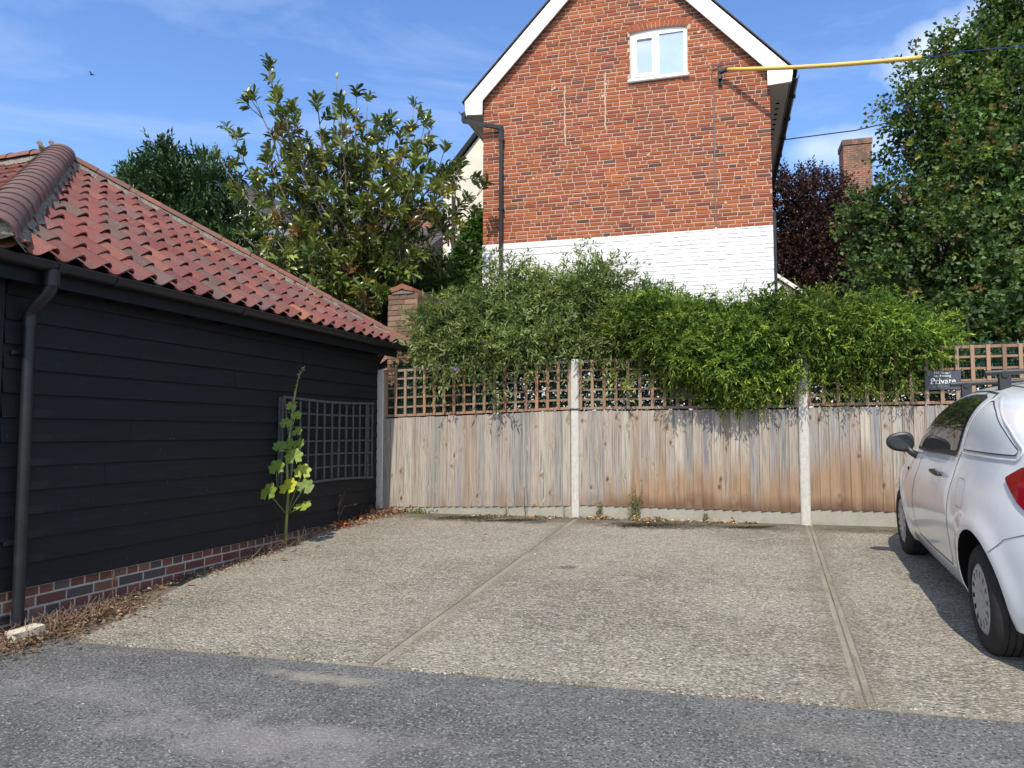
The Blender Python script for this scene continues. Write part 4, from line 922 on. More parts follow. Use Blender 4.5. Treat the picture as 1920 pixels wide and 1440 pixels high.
# ------------------------------------------------------------------ cream wing, distant houses, garden wall
WG = Frame(at(831, 400, 15.2)[:2], HW, (-.267, -.964))
wg = thing('cream_rendered_house', WG(1, -2, .7), 'cream rendered house wing with black verge left of the brick gable', 'house')
zt = at(831, 342, 15.2)[2]; za = at(905, 245, 15.0)[2]; sl = (za - zt) / .88
q = MB(); q.prism([(0, .3), (4.2, .3), (4.2, zt + sl * .2), (2.1, zt + sl * 2.1), (0, zt)], -6, 0, WG); q.obj('wall', M['render'], wg)
q = MB()
for sgn in (-1, 1):
    xa = -.08 if sgn < 0 else 4.28; za_ = zt - .08 * sl + .03
    V = [WG(xa, .08, za_), WG(2.1, .08, zt + sl * 2.1 + .03), WG(2.1, -6.2, zt + sl * 2.1 + .03), WG(xa, -6.2, za_)]
    q.add(V + [(x, y, z + .13) for x, y, z in V], [(0, 1, 2, 3), (7, 6, 5, 4), (0, 4, 5, 1), (1, 5, 6, 2), (2, 6, 7, 3), (3, 7, 4, 0)])
q.obj('roof', M['fascia'], wg)
q = MB(); q.tube([WG(.24, .06, zt - .03), WG(.24, .06, .7)], .036, 10); q.tube([WG(-.05, .1, zt - .02), WG(.12, .1, zt + .03), WG(.24, .06, zt - .03)], .03, 8); o = q.obj('downpipe', M['blackp'], wg, smooth=True)
q = MB(); q.tube([WG(.17, .05, zt - .12), WG(.17, .05, .7)], .032, 10); q.tube([WG(.17, .05, 4.1), WG(.75, .05, 4.22)], .012, 6); q.tube([WG(.17, .05, 3.98), WG(.75, .05, 4.10)], .012, 6); q.obj('waste_pipe', M['white'], wg, smooth=True)

def simple_house(name, label, fr, wd, dp, ez, rz, mw, mr, chim=None, gable_front=False):
    t = thing(name, fr(wd / 2, -dp / 2, .7), label, 'house')
    if gable_front:
        q = MB(); q.prism([(0, .3), (wd, .3), (wd, ez), (wd / 2, rz), (0, ez)], -dp, 0, fr, (.30, .1, .06)); q.obj('wall', mw, t)
        q = MB()
        for xa in (-.2, wd + .2):
            V = [fr(xa, .15, ez - .15), fr(wd / 2, .15, rz + .05), fr(wd / 2, -dp - .2, rz + .05), fr(xa, -dp - .2, ez - .15)]
            q.add(V + [(x, y, z + .12) for x, y, z in V], [(0, 1, 2, 3), (7, 6, 5, 4), (0, 4, 5, 1), (1, 5, 6, 2), (2, 6, 7, 3), (3, 7, 4, 0)])
        q.obj('roof', mr, t)
    else:
        q = MB(); q.box(0, wd, -dp, 0, .3, ez, fr, (.30, .1, .06)); 
        for xa, xb in ((0, .25), (wd - .25, wd)): q.add([fr(xa, 0, ez), fr(xa, -dp, ez), fr(xa, -dp / 2, rz), fr(xb, 0, ez), fr(xb, -dp, ez), fr(xb, -dp / 2, rz)], [(0, 1, 2), (3, 5, 4), (0, 2, 5, 3), (2, 1, 4, 5), (0, 3, 4, 1)], (.3, .1, .06))
        q.obj('wall', mw, t)
        q = MB(); nr = 14
        for sgn in (0, 1):
            for k in range(nr):
                f0, f1 = k / nr, (k + 1) / nr
                def rp(x, f, up): b = .3 - (dp / 2 + .3) * f if sgn == 0 else -dp - .3 + (dp / 2 + .3) * f; return fr(x, b, ez - .12 + (rz - ez + .17) * f + up)
                V = [rp(-.2, f0, .05), rp(wd + .2, f0, .05), rp(wd + .2, f1 + .01, .01), rp(-.2, f1 + .01, .01), rp(-.2, f0, .0), rp(wd + .2, f0, .0), rp(wd + .2, f1 + .01, -.04), rp(-.2, f1 + .01, -.04)]
                q.hexa([V[4], V[5], V[6], V[7], V[0], V[1], V[2], V[3]])
        q.obj('roof', mr, t)
    if chim:
        cx, cb, cw, cdp, cz0, cz1, cpots = chim
        q = MB(); q.box(cx, cx + cw, cb - cdp, cb, cz0, cz1 - .3, fr, (.34, .12, .07)); q.box(cx - .05, cx + cw + .05, cb - cdp - .05, cb + .05, cz1 - .3, cz1 - .15, fr, (.28, .11, .07)); q.box(cx - .09, cx + cw + .09, cb - cdp - .09, cb + .09, cz1 - .15, cz1, fr, (.24, .11, .08))
        c_ = q.obj('chimney', M['brickfar'], t)
        for k in range(cpots):
            q = MB(); xp = cx + cw * (k + .5) / cpots; q.tube([fr(xp, cb - cdp / 2, cz1 - .0), fr(xp, cb - cdp / 2, cz1 + .35)], [.12, .09], 10, (.4, .2, .12)); o = q.obj('chimney_pot', M['brick'], t); o.parent = c_; o.location = (0, 0, 0)
    return t
m, t_, p_ = base_mat('far_brickwork', .9, .15)
tc = N(t_, 'ShaderNodeTexCoord'); mp = N(t_, 'ShaderNodeMapping'); mp.inputs['Rotation'].default_value = (R(90), 0, 0); L(t_, tc.outputs['Object'], mp.inputs[0])
bt = N(t_, 'ShaderNodeTexBrick'); bt.inputs['Scale'].default_value = 1; bt.inputs['Brick Width'].default_value = .225; bt.inputs['Row Height'].default_value = .072; bt.inputs['Mortar Size'].default_value = .008
bt.inputs['Color1'].default_value = (.30, .095, .055, 1); bt.inputs['Color2'].default_value = (.17, .075, .055, 1); bt.inputs['Mortar'].default_value = (.33, .27, .21, 1); L(t_, mp.outputs[0], bt.inputs['Vector'])
c_ = mixc(t_, mrange(t_, noise(t_, tc.outputs['Object'], 2.2, 6, .65), .48, .62, 0, .85), bt.outputs[0], (.10, .085, .06)); c_ = mixc(t_, mrange(t_, noise(t_, tc.outputs['Object'], 14, 5, .65), .5, .7, 0, .5), c_, (.20, .17, .12)); L(t_, c_, p_.inputs['Base Color']); M['brickfar'] = m

LH = Frame(at(560, 400, 26)[:2], HW, (-.267, -.964))
rz = at(650, 380, 26)[2]; cz = at(785, 372, 26)[2]
simple_house('distant_house', 'far house with weathered grey roof and red chimney seen through the magnolia', LH, 4.9, 7, rz - 1.9, rz, M['brickfar'], M['slate'], (3.55, -2.2, .62, .7, rz - 1.5, cz, 1))
WH = Frame(at(395, 400, 30)[:2], HW, (-.267, -.964)); rz = at(432, 345, 30)[2]
simple_house('distant_house', 'far white gabled house glimpsed between the laurel and the magnolia', WH, 2.2, 6, at(470, 405, 30)[2], rz, M['whitewood'], M['slate'], None, True)
RH = Frame(at(1470, 400, 27)[:2], HW, (-.267, -.964)); ch_top = at(1608, 263, 25)[2]
RHt = simple_house('distant_house', 'far brick and white house with a tall weathered chimney behind the copper leaved tree', RH, 6.5, 8, at(1500, 500, 27)[2], at(1560, 385, 27)[2], M['whitewood'], M['tiles_far'] if 'tiles_far' in M else M['slate'], None, False)
q = MB(); cc = at(1583, 400, 25); CFm = Frame(cc[:2], HW, (-.267, -.964)); cw = (1634 - 1583) / 1400 * 25 / .97
q.box(0.02, cw - .02, -.9, 0, 4, ch_top - .18, CFm, (.30, .11, .07)); q.box(-.01, cw + .01, -.93, .03, ch_top - .18, ch_top, CFm, (.2, .12, .09)); q.prism([(.0, 5.), (cw * 1.25, 5.), (cw * .98, 6.6), (.02, 6.9)], -.85, .03, CFm)
o = q.obj('chimney', M['brickfar'], RHt)
LT = Frame(at(1448, 520, 12.6)[:2], HW, (-.267, -.964)); z0 = at(1450, 515, 12.6)[2]; z1 = at(1503, 556, 12.6)[2]
lt = thing('white_lean_to', LT(.4, -1, .7), 'small white lean-to roof poking above the hedge right of the white wall', 'lean-to')
q = MB(); q.prism([(0.08, 1.0), (1.2, 1.0), (1.2, z0 - 1.2 * (z0 - z1) / .5 + .0 - .03), (0.08, z0 - .1)], -2.4, -.02, LT, (.8, .8, .8)); q.obj('wall', M['white'], lt)
q = MB(); V = [LT(0.08, .04, z0 - .06), LT(1.3, .04, z0 - 1.3 * (z0 - z1) / .5), LT(1.3, -2.5, z0 - 1.3 * (z0 - z1) / .5), LT(0.08, -2.5, z0 - .06)]; q.add(V + [(x, y, z + .07) for x, y, z in V], [(0, 1, 2, 3), (7, 6, 5, 4), (0, 4, 5, 1), (1, 5, 6, 2), (2, 6, 7, 3), (3, 7, 4, 0)]); q.obj('roof', M['white'], lt)

# garden wall whose end shows as a brick pier beside the outbuilding
GW = Frame(at(727, 600, 10.35)[:2], (.948, -.319), (-.319, -.948)); gw_ = .455; gz_ = at(757, 553, 10.35)[2]
gwt = thing('garden_wall', GW(.2, -2, .6), 'tall brown brick garden wall end with a gabled clay coping beside the outbuilding roof', 'wall')
def gcol(x, z): return vary(random.choice([(.23, .150, .100), (.20, .130, .088), (.26, .172, .118), (.18, .115, .085)]), .8, 1.15)
q = MB(); brickwall(q, GW, 0, gw_, .5, gz_, gcol, .215, .066, .010, .04, 0)
GS = Frame(GW(gw_, 0, 0), (.319, .948), (.948, -.319)); brickwall(q, GS, 0, 5, .5, gz_, gcol, .215, .066, .010, .04, 0); q.obj('brickwork', M['brick'], gwt)
q = MB(); q.box(.006, gw_ - .006, -5, -.008, .4, gz_ - .004, GW, (.17, .125, .09)); q.obj('mortar_core', M['brick'], gwt)
q = MB(); zc = gz_
for k in range(14):
    b1 = .03 - k * .36; b0 = b1 - .35; sh = random.uniform(-.004, .004)
    w0_, w1_ = .06, gw_ - .06
    prof = [(w0_ - .0, zc + .03 + sh), (w0_ + .012, zc + .085 + sh), (gw_ / 2, zc + .145 + sh), (w1_ - .012, zc + .085 + sh), (w1_, zc + .03 + sh), (gw_ / 2 + .05, zc + .05), (gw_ / 2, zc + .075), (gw_ / 2 - .05, zc + .05)]
    q.prism(prof, b0, b1, GW, vary((.30, .125, .075) if k == 0 else (.11, .085, .065), .85, 1.1))
q.obj('coping', M['brick'], gwt)
q = MB(); q.box(.07, gw_ - .07, -5, .015, gz_ + .0, gz_ + .045, GW); q.obj('coping_bed', M['mortar'], gwt)

# ------------------------------------------------------------------ foliage
def leafcloud(name, B, D, Ln, Wd, C, m, parent=None, fold=.35, up=None, four=False):
    """one folded, pointed leaf per row: B base, D direction, Ln length, Wd half width, C colour."""
    n = len(B); C = C * (1 + .16 * np.sin(B[:, :1] * 3.1 + 1.3 * np.sin(B[:, 2:3] * 2.7)) + .14 * np.sin(B[:, 2:3] * 4.3 + B[:, 1:2] * 3.7)); D = D / (np.linalg.norm(D, axis=1, keepdims=True) + 1e-9)
    rv = rng.normal(size=(n, 3)) * .7 + (np.array([0, 0, 1.0]) if up is None else up)
    X = np.cross(D, rv); X /= (np.linalg.norm(X, axis=1, keepdims=True) + 1e-9); Y = np.cross(X, D); Y *= np.sign(Y[:, 2:3] + 1e-6)
    Ln = Ln[:, None]; Wd = Wd[:, None]
    if four:      # six points, curved along its length
        V = np.stack([B, B + D * Ln * .33 + X * Wd * .8 + Y * Wd * fold, B + D * Ln * .7 + X * Wd * .85 + Y * Wd * fold * .6, B + D * Ln - Y * Ln * .16, B + D * Ln * .7 - X * Wd * .85 + Y * Wd * fold * .6, B + D * Ln * .33 - X * Wd * .8 + Y * Wd * fold, B + D * Ln * .5], 1)
        idx = np.array([[0, 6, 1], [1, 6, 2], [2, 6, 3], [3, 6, 4], [4, 6, 5], [5, 6, 0]])
        F = (np.arange(n)[:, None, None] * 7 + idx[None]).reshape(-1, 3); CC = np.repeat(C, 7, 0)
    else:
        V = np.stack([B, B + D * Ln * .42 + X * Wd + Y * Wd * fold, B + D * Ln - Y * Ln * .08, B + D * Ln * .42 - X * Wd + Y * Wd * fold], 1)
        idx = np.array([[0, 2, 1], [0, 3, 2]])
        F = (np.arange(n)[:, None, None] * 4 + idx[None]).reshape(-1, 3); CC = np.repeat(C, 4, 0)
    return mkobj(name, V.reshape(-1, 3), F, m, parent, CC)
def norm(a): return a / (np.linalg.norm(a, axis=-1, keepdims=True) + 1e-9)
def palette(n, cols, wts, jit=.18):
    cols = np.array(cols); i = rng.choice(len(cols), n, p=np.array(wts) / sum(wts)); return cols[i] * (1 + rng.uniform(-jit, jit, (n, 1))) 
def shoots(P0, D0, SL, k, ang, ll, lw, cols, wts, curve=0., droop=0., jit=.18, leafjit=.25, whorl=False):
    """k leaves along each shoot; returns arrays for leafcloud. Colour picked per shoot, varied per leaf."""
    n = len(P0); f = np.tile(np.linspace(.12, 1, k), (n, 1)) + rng.uniform(-.04, .04, (n, k))
    D0 = norm(D0); dr = np.zeros((n, k, 3)); dr[..., 2] = -droop * (f ** 2) * SL[:, None]
    B = P0[:, None, :] + D0[:, None, :] * (f * SL[:, None])[..., None] + dr
    ref = rng.normal(size=(n, 1, 3)); X = norm(np.cross(D0[:, None, :], ref)); Y = np.cross(D0[:, None, :], X)
    ph = np.arange(k)[None, :] * 2.4 + rng.uniform(0, 6, (n, 1)); 
    rad = X * np.cos(ph)[..., None] + Y * np.sin(ph)[..., None]
    aa = ang + rng.uniform(-.3, .3, (n, k)); D = D0[:, None, :] * np.cos(aa)[..., None] + rad * np.sin(aa)[..., None]; D[..., 2] -= droop * .5
    C = palette(n, cols, wts, jit)[:, None, :] * (1 + rng.uniform(-leafjit, leafjit, (n, k, 1)))
    Ls = ll * rng.uniform(.7, 1.2, (n, k)); Ws = lw * rng.uniform(.8, 1.15, (n, k))
    return B.reshape(-1, 3), D.reshape(-1, 3), Ls.ravel(), Ws.ravel(), C.reshape(-1, 3)
def blob_pts(blobs, n, lo=.72, hi=1.02, frm=None, cutback=None):
    """points near the shells of ellipsoids (cx,cy,cz,rx,ry,rz) with outward directions."""
    bl = np.array(blobs, float); vol = (bl[:, 3] * bl[:, 4] * bl[:, 5]) ** (2 / 3); i = rng.choice(len(bl), n, p=vol / vol.sum())
    d = norm(rng.normal(size=(n, 3))); r = rng.uniform(lo, hi, (n, 1)); P = bl[i, :3] + d * r * bl[i, 3:6]; O = norm(d / bl[i, 3:6])
    # drop points well inside another blob
    keep = np.ones(n, bool)
    for b in bl:
        q = ((P - b[:3]) / b[3:6]); keep &= (np.linalg.norm(q, axis=1) > lo * .93)
    return P[keep], O[keep]
def clumps(blobs, per, rlo, rhi, rad=.85):
    out = []
    for b in blobs:
        k = max(3, int(per * (b[3] * b[5]) ** .5 / .5))
        for _ in range(k):
            d = norm(rng.normal(size=3)); r = rng.uniform(rlo, rhi); c0 = np.array(b[:3]) + d * np.array(b[3:6]) * rad * rng.uniform(.8, 1.08); out.append((*c0, r * 1.15, r * 1.15, r * .85))
    return out
def clump_pts(cl, per, lo=.5, hi=1.05):
    cl = np.array(cl); i = np.repeat(np.arange(len(cl)), per); d = norm(rng.normal(size=(len(i), 3))); P = cl[i, :3] + d * rng.uniform(lo, hi, (len(i), 1)) * cl[i, 3:6]; return P, d
def pxblob(u, v, y, r, ry=None, k=1.0): # ellipsoid centred at a pixel and depth, radius in pixels
    c = at(u, v, y); s = y / 1400; return (c[0], c[1], c[2], r * s, (ry if ry else r * s * k), r * s)
def cat(*a): return [np.concatenate(z) for z in zip(*a)]
def curve_pts(p0, p1, sag, n=6, wob=.03):
    p0, p1 = np.array(p0, float), np.array(p1, float); Ln = np.linalg.norm(p1 - p0); out = []
    for k in range(n + 1):
        f = k / n; q = p0 + (p1 - p0) * f + np.array([0, 0, sag * math.sin(math.pi * f)]); 
        if 0 < k < n: q += rng.normal(size=3) * wob * Ln * .3
        out.append(q)
    return out

# --- jasmine climber over the fence (right half)
jas = thing('jasmine_climber', FEN(2.3, -.4, .6), 'bright green feathery climber hanging over the trellis in the middle of the fence', 'climbing plant')
F_ = lambda a_, b_, z_, ra, rb_, rz_: (*FEN(a_, b_, z_), ra, rb_, rz_)
jb = [F_(.85, -.15, 2.75, .42, .38, .40), F_(1.25, -.05, 2.45, .42, .36, .48), F_(1.65, -.02, 2.25, .45, .36, .47), F_(2.05, -.05, 2.30, .42, .36, .45), F_(1.6, -.35, 2.66, .6, .5, .38), F_(2.3, -.40, 2.72, .6, .5, .40), F_(2.75, -.25, 2.55, .5, .42, .42), F_(2.5, -.05, 2.50, .45, .34, .30), F_(3.0, -.10, 2.32, .42, .3, .30), F_(3.3, -.35, 2.60, .5, .42, .38), F_(3.55, -.1, 2.35, .33, .28, .27), F_(3.72, -.35, 2.45, .34, .3, .24), F_(1.1, -.5, 2.66, .5, .4, .32)]
P0, O = blob_pts(jb, 3600, .6, .92); Pc, Oc = clump_pts(clumps(jb, 20, .10, .20, .97), 36)
P0 = np.vstack([P0, Pc]); O = np.vstack([O, Oc]); keep = (P0[:, 2] > 1.83) & (((P0 - FEN.o) @ FEN.a) < 4.25); P0, O = P0[keep], O[keep]
side = np.tile(np.array(FEN.a), (len(P0), 1)) * rng.choice([-1, 1], (len(P0), 1))
D = O * .6 + side * rng.uniform(0, .8, (len(P0), 1)) + rng.normal(size=P0.shape) * .3; D[:, 2] -= .15
jc = [(.155, .225, .034), (.105, .17, .028), (.24, .31, .055), (.05, .09, .018)]
A1 = shoots(P0, D, rng.uniform(.07, .16, len(P0)), 8, .62, .068, .0085, jc, [4, 4, 2.5, 2], droop=.35)
# interior: darker, bigger leaves
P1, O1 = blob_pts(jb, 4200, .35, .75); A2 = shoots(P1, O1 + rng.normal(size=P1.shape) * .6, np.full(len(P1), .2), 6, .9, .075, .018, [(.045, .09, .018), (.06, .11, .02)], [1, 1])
# trailing stems
st_ = np.array([FEN(a_, b_, z_) for a_, b_, z_ in zip(rng.uniform(1.1, 3.6, 260), rng.uniform(.0, .22, 260), rng.uniform(1.93, 2.3, 260))]); sdn = rng.normal(size=st_.shape) * .5; sdn[:, 2] -= .4
A3 = shoots(st_, sdn, rng.uniform(.06, .16, len(st_)), 9, .8, .045, .008, jc, [4, 3, 3, 1], droop=.5)
topm = np.array([FEN(a_, b_, z_) for a_, b_, z_ in zip(rng.uniform(.6, 4.2, 420), rng.uniform(-.8, .0, 420), rng.uniform(2.55, 3.15, 420))]); tdn = rng.normal(size=topm.shape) * .5; tdn[:, 2] += .7
A4 = shoots(topm[:0], tdn[:0], np.zeros(0), 9, .8, .045, .008, jc, [4, 3, 3, 1]) if False else None
P5, O5 = blob_pts(jb, 900, .98, 1.08); k5 = (O5[:, 2] > .3); P5, O5 = P5[k5], O5[k5]; O5[:, 2] += .5
A5 = shoots(P5, O5 + rng.normal(size=P5.shape) * .35, rng.uniform(.15, .36, len(P5)), 12, .8, .045, .008, jc, [4, 3, 3, 1], droop=.25)
JA = cat(A1, A2, A3, A5); ja_ = (JA[0] - FEN.o) @ FEN.a; jb_ = (JA[0] - FEN.o) @ FEN.b; jz_ = JA[0][:, 2]
kp = ~((np.abs(ja_ - 3.82) < .22) & (jb_ > .0) & (jz_ > 1.92) & (jz_ < 2.20) & (rng.random(len(ja_)) > .12))
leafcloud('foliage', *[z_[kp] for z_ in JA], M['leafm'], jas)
mb = MB()
for k in range(16):
    a_ = .8 + k * .22; mb.tube(curve_pts(FEN(a_, -.25, .6), FEN(a_ + random.uniform(-.3, .3), -.2, 2.7), 0, 5), [.014, .012, .01, .009, .007, .005], 5)
mb.obj('stems', M['bark2'], jas)
fp, fo = blob_pts(jb, 260, 1.0, 1.05); kk = fp[:, 2] > 1.9; fp, fo = fp[kk][:26], fo[kk][:26]
for a_, b_ in zip(fp, fo): leafcloud('flower', np.repeat(a_[None], 5, 0), norm(rng.normal(size=(5, 3))) + b_, np.full(5, .014), np.full(5, .005), np.full((5, 3), .75), M['leafm'], jas)

# --- buddleia (left half of the fence), greyer, arching stems with a few mauve flowers
bud = thing('buddleia_bush', FEN(-.8, -.8, .6), 'grey green buddleia bush with arching stems above the left of the fence', 'bush')
bb = [F_(-1.65, -.35, 2.72, .5, .45, .42), F_(-1.15, -.5, 2.85, .6, .5, .52), F_(-.55, -.6, 2.95, .6, .5, .55), F_(.05, -.5, 2.9, .55, .5, .55), F_(.55, -.55, 2.8, .5, .5, .45), F_(-1.35, -.1, 2.52, .4, .3, .22), F_(-.75, -.02, 2.58, .42, .3, .24), F_(-.2, -.15, 2.62, .4, .3, .22), F_(.4, -.2, 2.55, .35, .3, .25), F_(-.95, -.8, 3.3, .42, .4, .35), F_(.1, -.8, 3.35, .4, .35, .35), F_(-.4, -.9, 3.2, .5, .4, .4), F_(-1.9, -.6, 2.6, .35, .35, .4), F_(-1.95, -.5, 2.85, .30, .3, .35), F_(-1.75, -.7, 3.05, .28, .3, .28), F_(-1.5, -.9, 3.2, .3, .3, .3), F_(.75, -.7, 3.0, .3, .3, .25)]
P0, O = blob_pts(bb, 1500, .5, .92); Pc, Oc = clump_pts(clumps(bb, 12, .12, .24, .95), 25); P0 = np.vstack([P0, Pc]); O = np.vstack([O, Oc]); D = O * .7 + rng.normal(size=P0.shape) * .35; D[:, 2] += .15
bc = [(.185, .24, .085), (.14, .195, .06), (.26, .31, .13), (.08, .12, .035), (.30, .30, .06)]
B1 = shoots(P0, D, rng.uniform(.12, .28, len(P0)), 8, .65, .085, .0105, bc, [4, 4, 3, 3, .4], droop=.35)
# tall arching wands above
tipx = [(935, 462, 10.2), (1100, 448, 10.0), (1060, 470, 9.9), (1010, 485, 9.8), (990, 468, 10.1), (960, 480, 10), (1140, 490, 9.8), (1160, 500, 9.8), (1210, 520, 9.6), (1235, 525, 9.6), (1265, 540, 9.5), (900, 500, 10.1), (880, 520, 10.1), (1085, 455, 10), (1120, 465, 9.9), (1030, 490, 9.9), (905, 470, 10.2), (1185, 515, 9.6), (850, 540, 10.0), (925, 470, 10), (1290, 548, 9.4), (1200, 535, 9.6), (970, 500, 9.9), (1045, 500, 9.9), (1170, 530, 9.6), (1090, 500, 9.8)]
WP = []; WD = []; sb_ = MB()
for (u, v, y) in tipx:
    tp = at(u, v, y) + np.array([0, 0, -.03]); bp = at(u + random.uniform(-70, 50), 650, y + .1); pts = curve_pts(bp, tp, .05, 7, .05); sb_.tube(pts, [.010, .009, .008, .007, .005, .004, .003, .002], 5)
    for k in range(3, 8):
        d = pts[k] - pts[k - 1]
        for j in range(5): WP.append(pts[k] - d * random.random()); WD.append(norm(d) + rng.normal(size=3) * .9)
WP = np.array(WP); WD = np.array(WD); B2 = shoots(WP, WD, rng.uniform(.06, .22, len(WP)), 7, .8, .08, .011, bc, [4, 4, 3, 2, .3], droop=.5)
# drooping sprays in front of the trellis
sp_ = np.array([FEN(a_, b_, z_) for a_, b_, z_ in [(-1.75, .12, 2.30), (-1.7, .15, 2.2), (-1.55, .12, 2.18), (-1.45, .14, 2.33), (-1.3, .12, 2.35), (-1.0, .12, 2.38), (-1.05, .15, 2.2), (-.85, .14, 2.3), (-1.0, .16, 2.08), (-.9, .16, 2.05), (-.55, .12, 2.4), (-.45, .14, 2.3), (-.4, .12, 2.45), (.3, .1, 2.3), (.5, .12, 2.25), (.55, .12, 2.1), (-1.85, .1, 2.42), (-1.2, .12, 2.42)] for _ in range(7)]) + rng.normal(size=(126, 3)) * .07
sdd = rng.normal(size=sp_.shape) * .5; sdd[:, 2] -= .3; B3 = shoots(sp_, sdd, rng.uniform(.1, .2, len(sp_)), 8, .8, .075, .0115, bc, [3, 3, 4, 1, .8], droop=.4)
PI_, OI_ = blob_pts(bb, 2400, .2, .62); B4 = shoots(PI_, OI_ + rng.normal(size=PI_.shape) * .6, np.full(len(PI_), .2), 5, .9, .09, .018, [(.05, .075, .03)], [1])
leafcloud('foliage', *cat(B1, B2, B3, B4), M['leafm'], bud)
for k in range(14): 
    a_ = -1.8 + k * .2; sb_.tube(curve_pts(FEN(a_ * .6 - .3, -.7, .6), FEN(a_, -.55, 2.7), 0, 5), [.02, .018, .015, .012, .01, .008], 6)
sb_.obj('stems', M['bark'], bud)
for (u, v, y) in ((850, 690, 8.95), (832, 570, 9.6), (990, 660, 9.2), (1000, 665, 9.2)):
    c0 = at(u, v, y); cl = (.36, .28, .52) if u < 900 else (.17, .10, .07)
    q = MB()
    for k in range(60):
        f = random.random(); pp = c0 + np.array([random.gauss(0, .014), random.gauss(0, .014), -.0]) + np.array([.05, 0, -.10 if u > 900 else -.02]) * f * 1.2
        q.add([pp, pp + rng.normal(size=3) * .011, pp + rng.normal(size=3) * .011], [(0, 1, 2)], vary(cl, .7, 1.2))
    q.obj('flower_spike', M['leafm'], bud)
    

# --- evergreen hedge close behind the trellis
hg = thing('evergreen_hedge', FEN(1.2, -.5, .6), 'dark green hedge pressed close behind the brown trellis and netting', 'hedge')
n = 34000; aa = rng.uniform(-2.5, 5.6, n); B = np.array([FEN(a_, b_, z_) for a_, b_, z_ in zip(aa, -rng.uniform(.10, .55, n), rng.uniform(.7, 2.42, n))])
top = B[:, 2] > 1.7; 
D = rng.normal(size=B.shape) + np.array(FEN.b) * .8; C = palette(n, [(.03, .07, .03), (.045, .10, .045), (.075, .13, .075), (.02, .045, .02)], [4, 3, 1.6, 3])
leafcloud('foliage', B, D, rng.uniform(.06, .11, n), rng.uniform(.016, .028, n), C, M['leafg'], hg)
q = MB()
for k in range(22): q.tube(curve_pts(FEN(-2.4 + k * .37, -.4, .5), FEN(-2.4 + k * .37 + random.uniform(-.2, .2), -.35, 2.2), 0, 4), [.014, .012, .01, .008, .006], 5)
q.obj('stems', M['bark2'], hg)

def tree(name, label, base, blobs, ns, k, ll, lw, cols, wts, mt, bark, trunk_r, sl=(.15, .35), ang=.8, droop=.1, upb=.2, inner=.25, lo=.6, cat_='tree', clump=None, four=False):
    base = np.array(base); t = thing(name, base, label, cat_)
    P0, O = blob_pts(blobs, int(ns * .5), lo, 1.0)
    if clump: Pc, Oc = clump_pts(clumps(blobs, clump[0], clump[1], clump[2], .92), clump[3]); P0 = np.vstack([P0, Pc]); O = np.vstack([O, Oc])
    else: Pc, Oc = blob_pts(blobs, int(ns * .5), lo, 1.05); P0 = np.vstack([P0, Pc]); O = np.vstack([O, Oc])
    D = O * .8 + rng.normal(size=P0.shape) * .4; D[:, 2] += upb
    a_ = shoots(P0, D, rng.uniform(*sl, len(P0)), k, ang, ll, lw, cols, wts, droop=droop)
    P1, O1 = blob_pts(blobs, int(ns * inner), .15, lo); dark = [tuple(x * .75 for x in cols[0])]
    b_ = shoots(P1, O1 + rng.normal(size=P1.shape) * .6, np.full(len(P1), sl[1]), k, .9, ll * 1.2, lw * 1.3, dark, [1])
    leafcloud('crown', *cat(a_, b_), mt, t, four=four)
    q = MB(); fork = base + np.array([0, 0, (min(b[2] for b in blobs) - base[2]) * .6 + .3])
    q.tube(curve_pts(base - np.array([0, 0, .3]), fork, 0, 4, .03), [trunk_r * x for x in (1.25, 1, .92, .86, .8)], 10)
    for b in blobs:
        c0 = np.array(b[:3]); mid = fork + (c0 - fork) * .5 + np.array([0, 0, -.08]); r0 = trunk_r * .45
        q.tube([fork, fork + (mid - fork) * .5 + rng.normal(size=3) * .04, mid, mid + (c0 - mid) * .6 + rng.normal(size=3) * .04, c0 + np.array([0, 0, b[5] * .4])], [r0, r0 * .85, r0 * .65, r0 * .45, r0 * .15], 7)
        for j in range(3):
            d = norm(rng.normal(size=3) + np.array([0, 0, .3])); e = c0 + d * np.array(b[3:6]) * .9; q.tube([mid, (mid + e) / 2 + rng.normal(size=3) * .05, e], [r0 * .45, r0 * .3, r0 * .1], 5)
    q.obj('trunk', bark, t, smooth=True); return t
# big tree at right
Y = 11.2
big = [pxblob(*b) for b in ((1905, 60, Y, 65), (1960, 30, Y, 110), (1850, 120, Y - .2, 48), (1915, 190, Y - .3, 85), (1790, 140, Y, 24), (1980, 200, Y, 140), (1835, 250, Y - .3, 66), (1775, 320, Y - .1, 42), (1850, 340, Y - .6, 95), (1745, 405, Y - .2, 56), (1940, 380, Y - .5, 120), (1685, 470, Y, 60), (1780, 470, Y - .6, 95), (1890, 500, Y - .8, 110), (1990, 520, Y - .6, 120), (1700, 540, Y - .2, 75), (1830, 590, Y - .9, 80), (1930, 610, Y - 1.1, 90), (2080, 330, Y, 160), (2100, 100, Y, 150), (1722, 220, Y, 18), (1650, 395, Y + .1, 34), (1722, 140, Y, 16), (1775, 85, Y, 14), (1700, 205, Y, 10), (1745, 250, Y, 26), (1690, 290, Y, 18), (1620, 430, Y, 22))]
btc = [(.058, .110, .036), (.085, .152, .045), (.13, .20, .056), (.17, .19, .045), (.19, .11, .05), (.032, .06, .017)]
tree('broadleaf_tree', 'tall dark green broadleaf tree with reddish shoots filling the right edge', at(1960, 720, Y + .2) * np.array([1, 1, 0]) + np.array([0, 0, .75]), big, 5600, 7, .082, .030, btc, [5, 4, 2.2, 1, .9, 3], M['leaf'], M['bark2'], .17, (.15, .42), .9, .12, .15, .16, .62, clump=(12, .14, .32, 24))
Y = 16.5
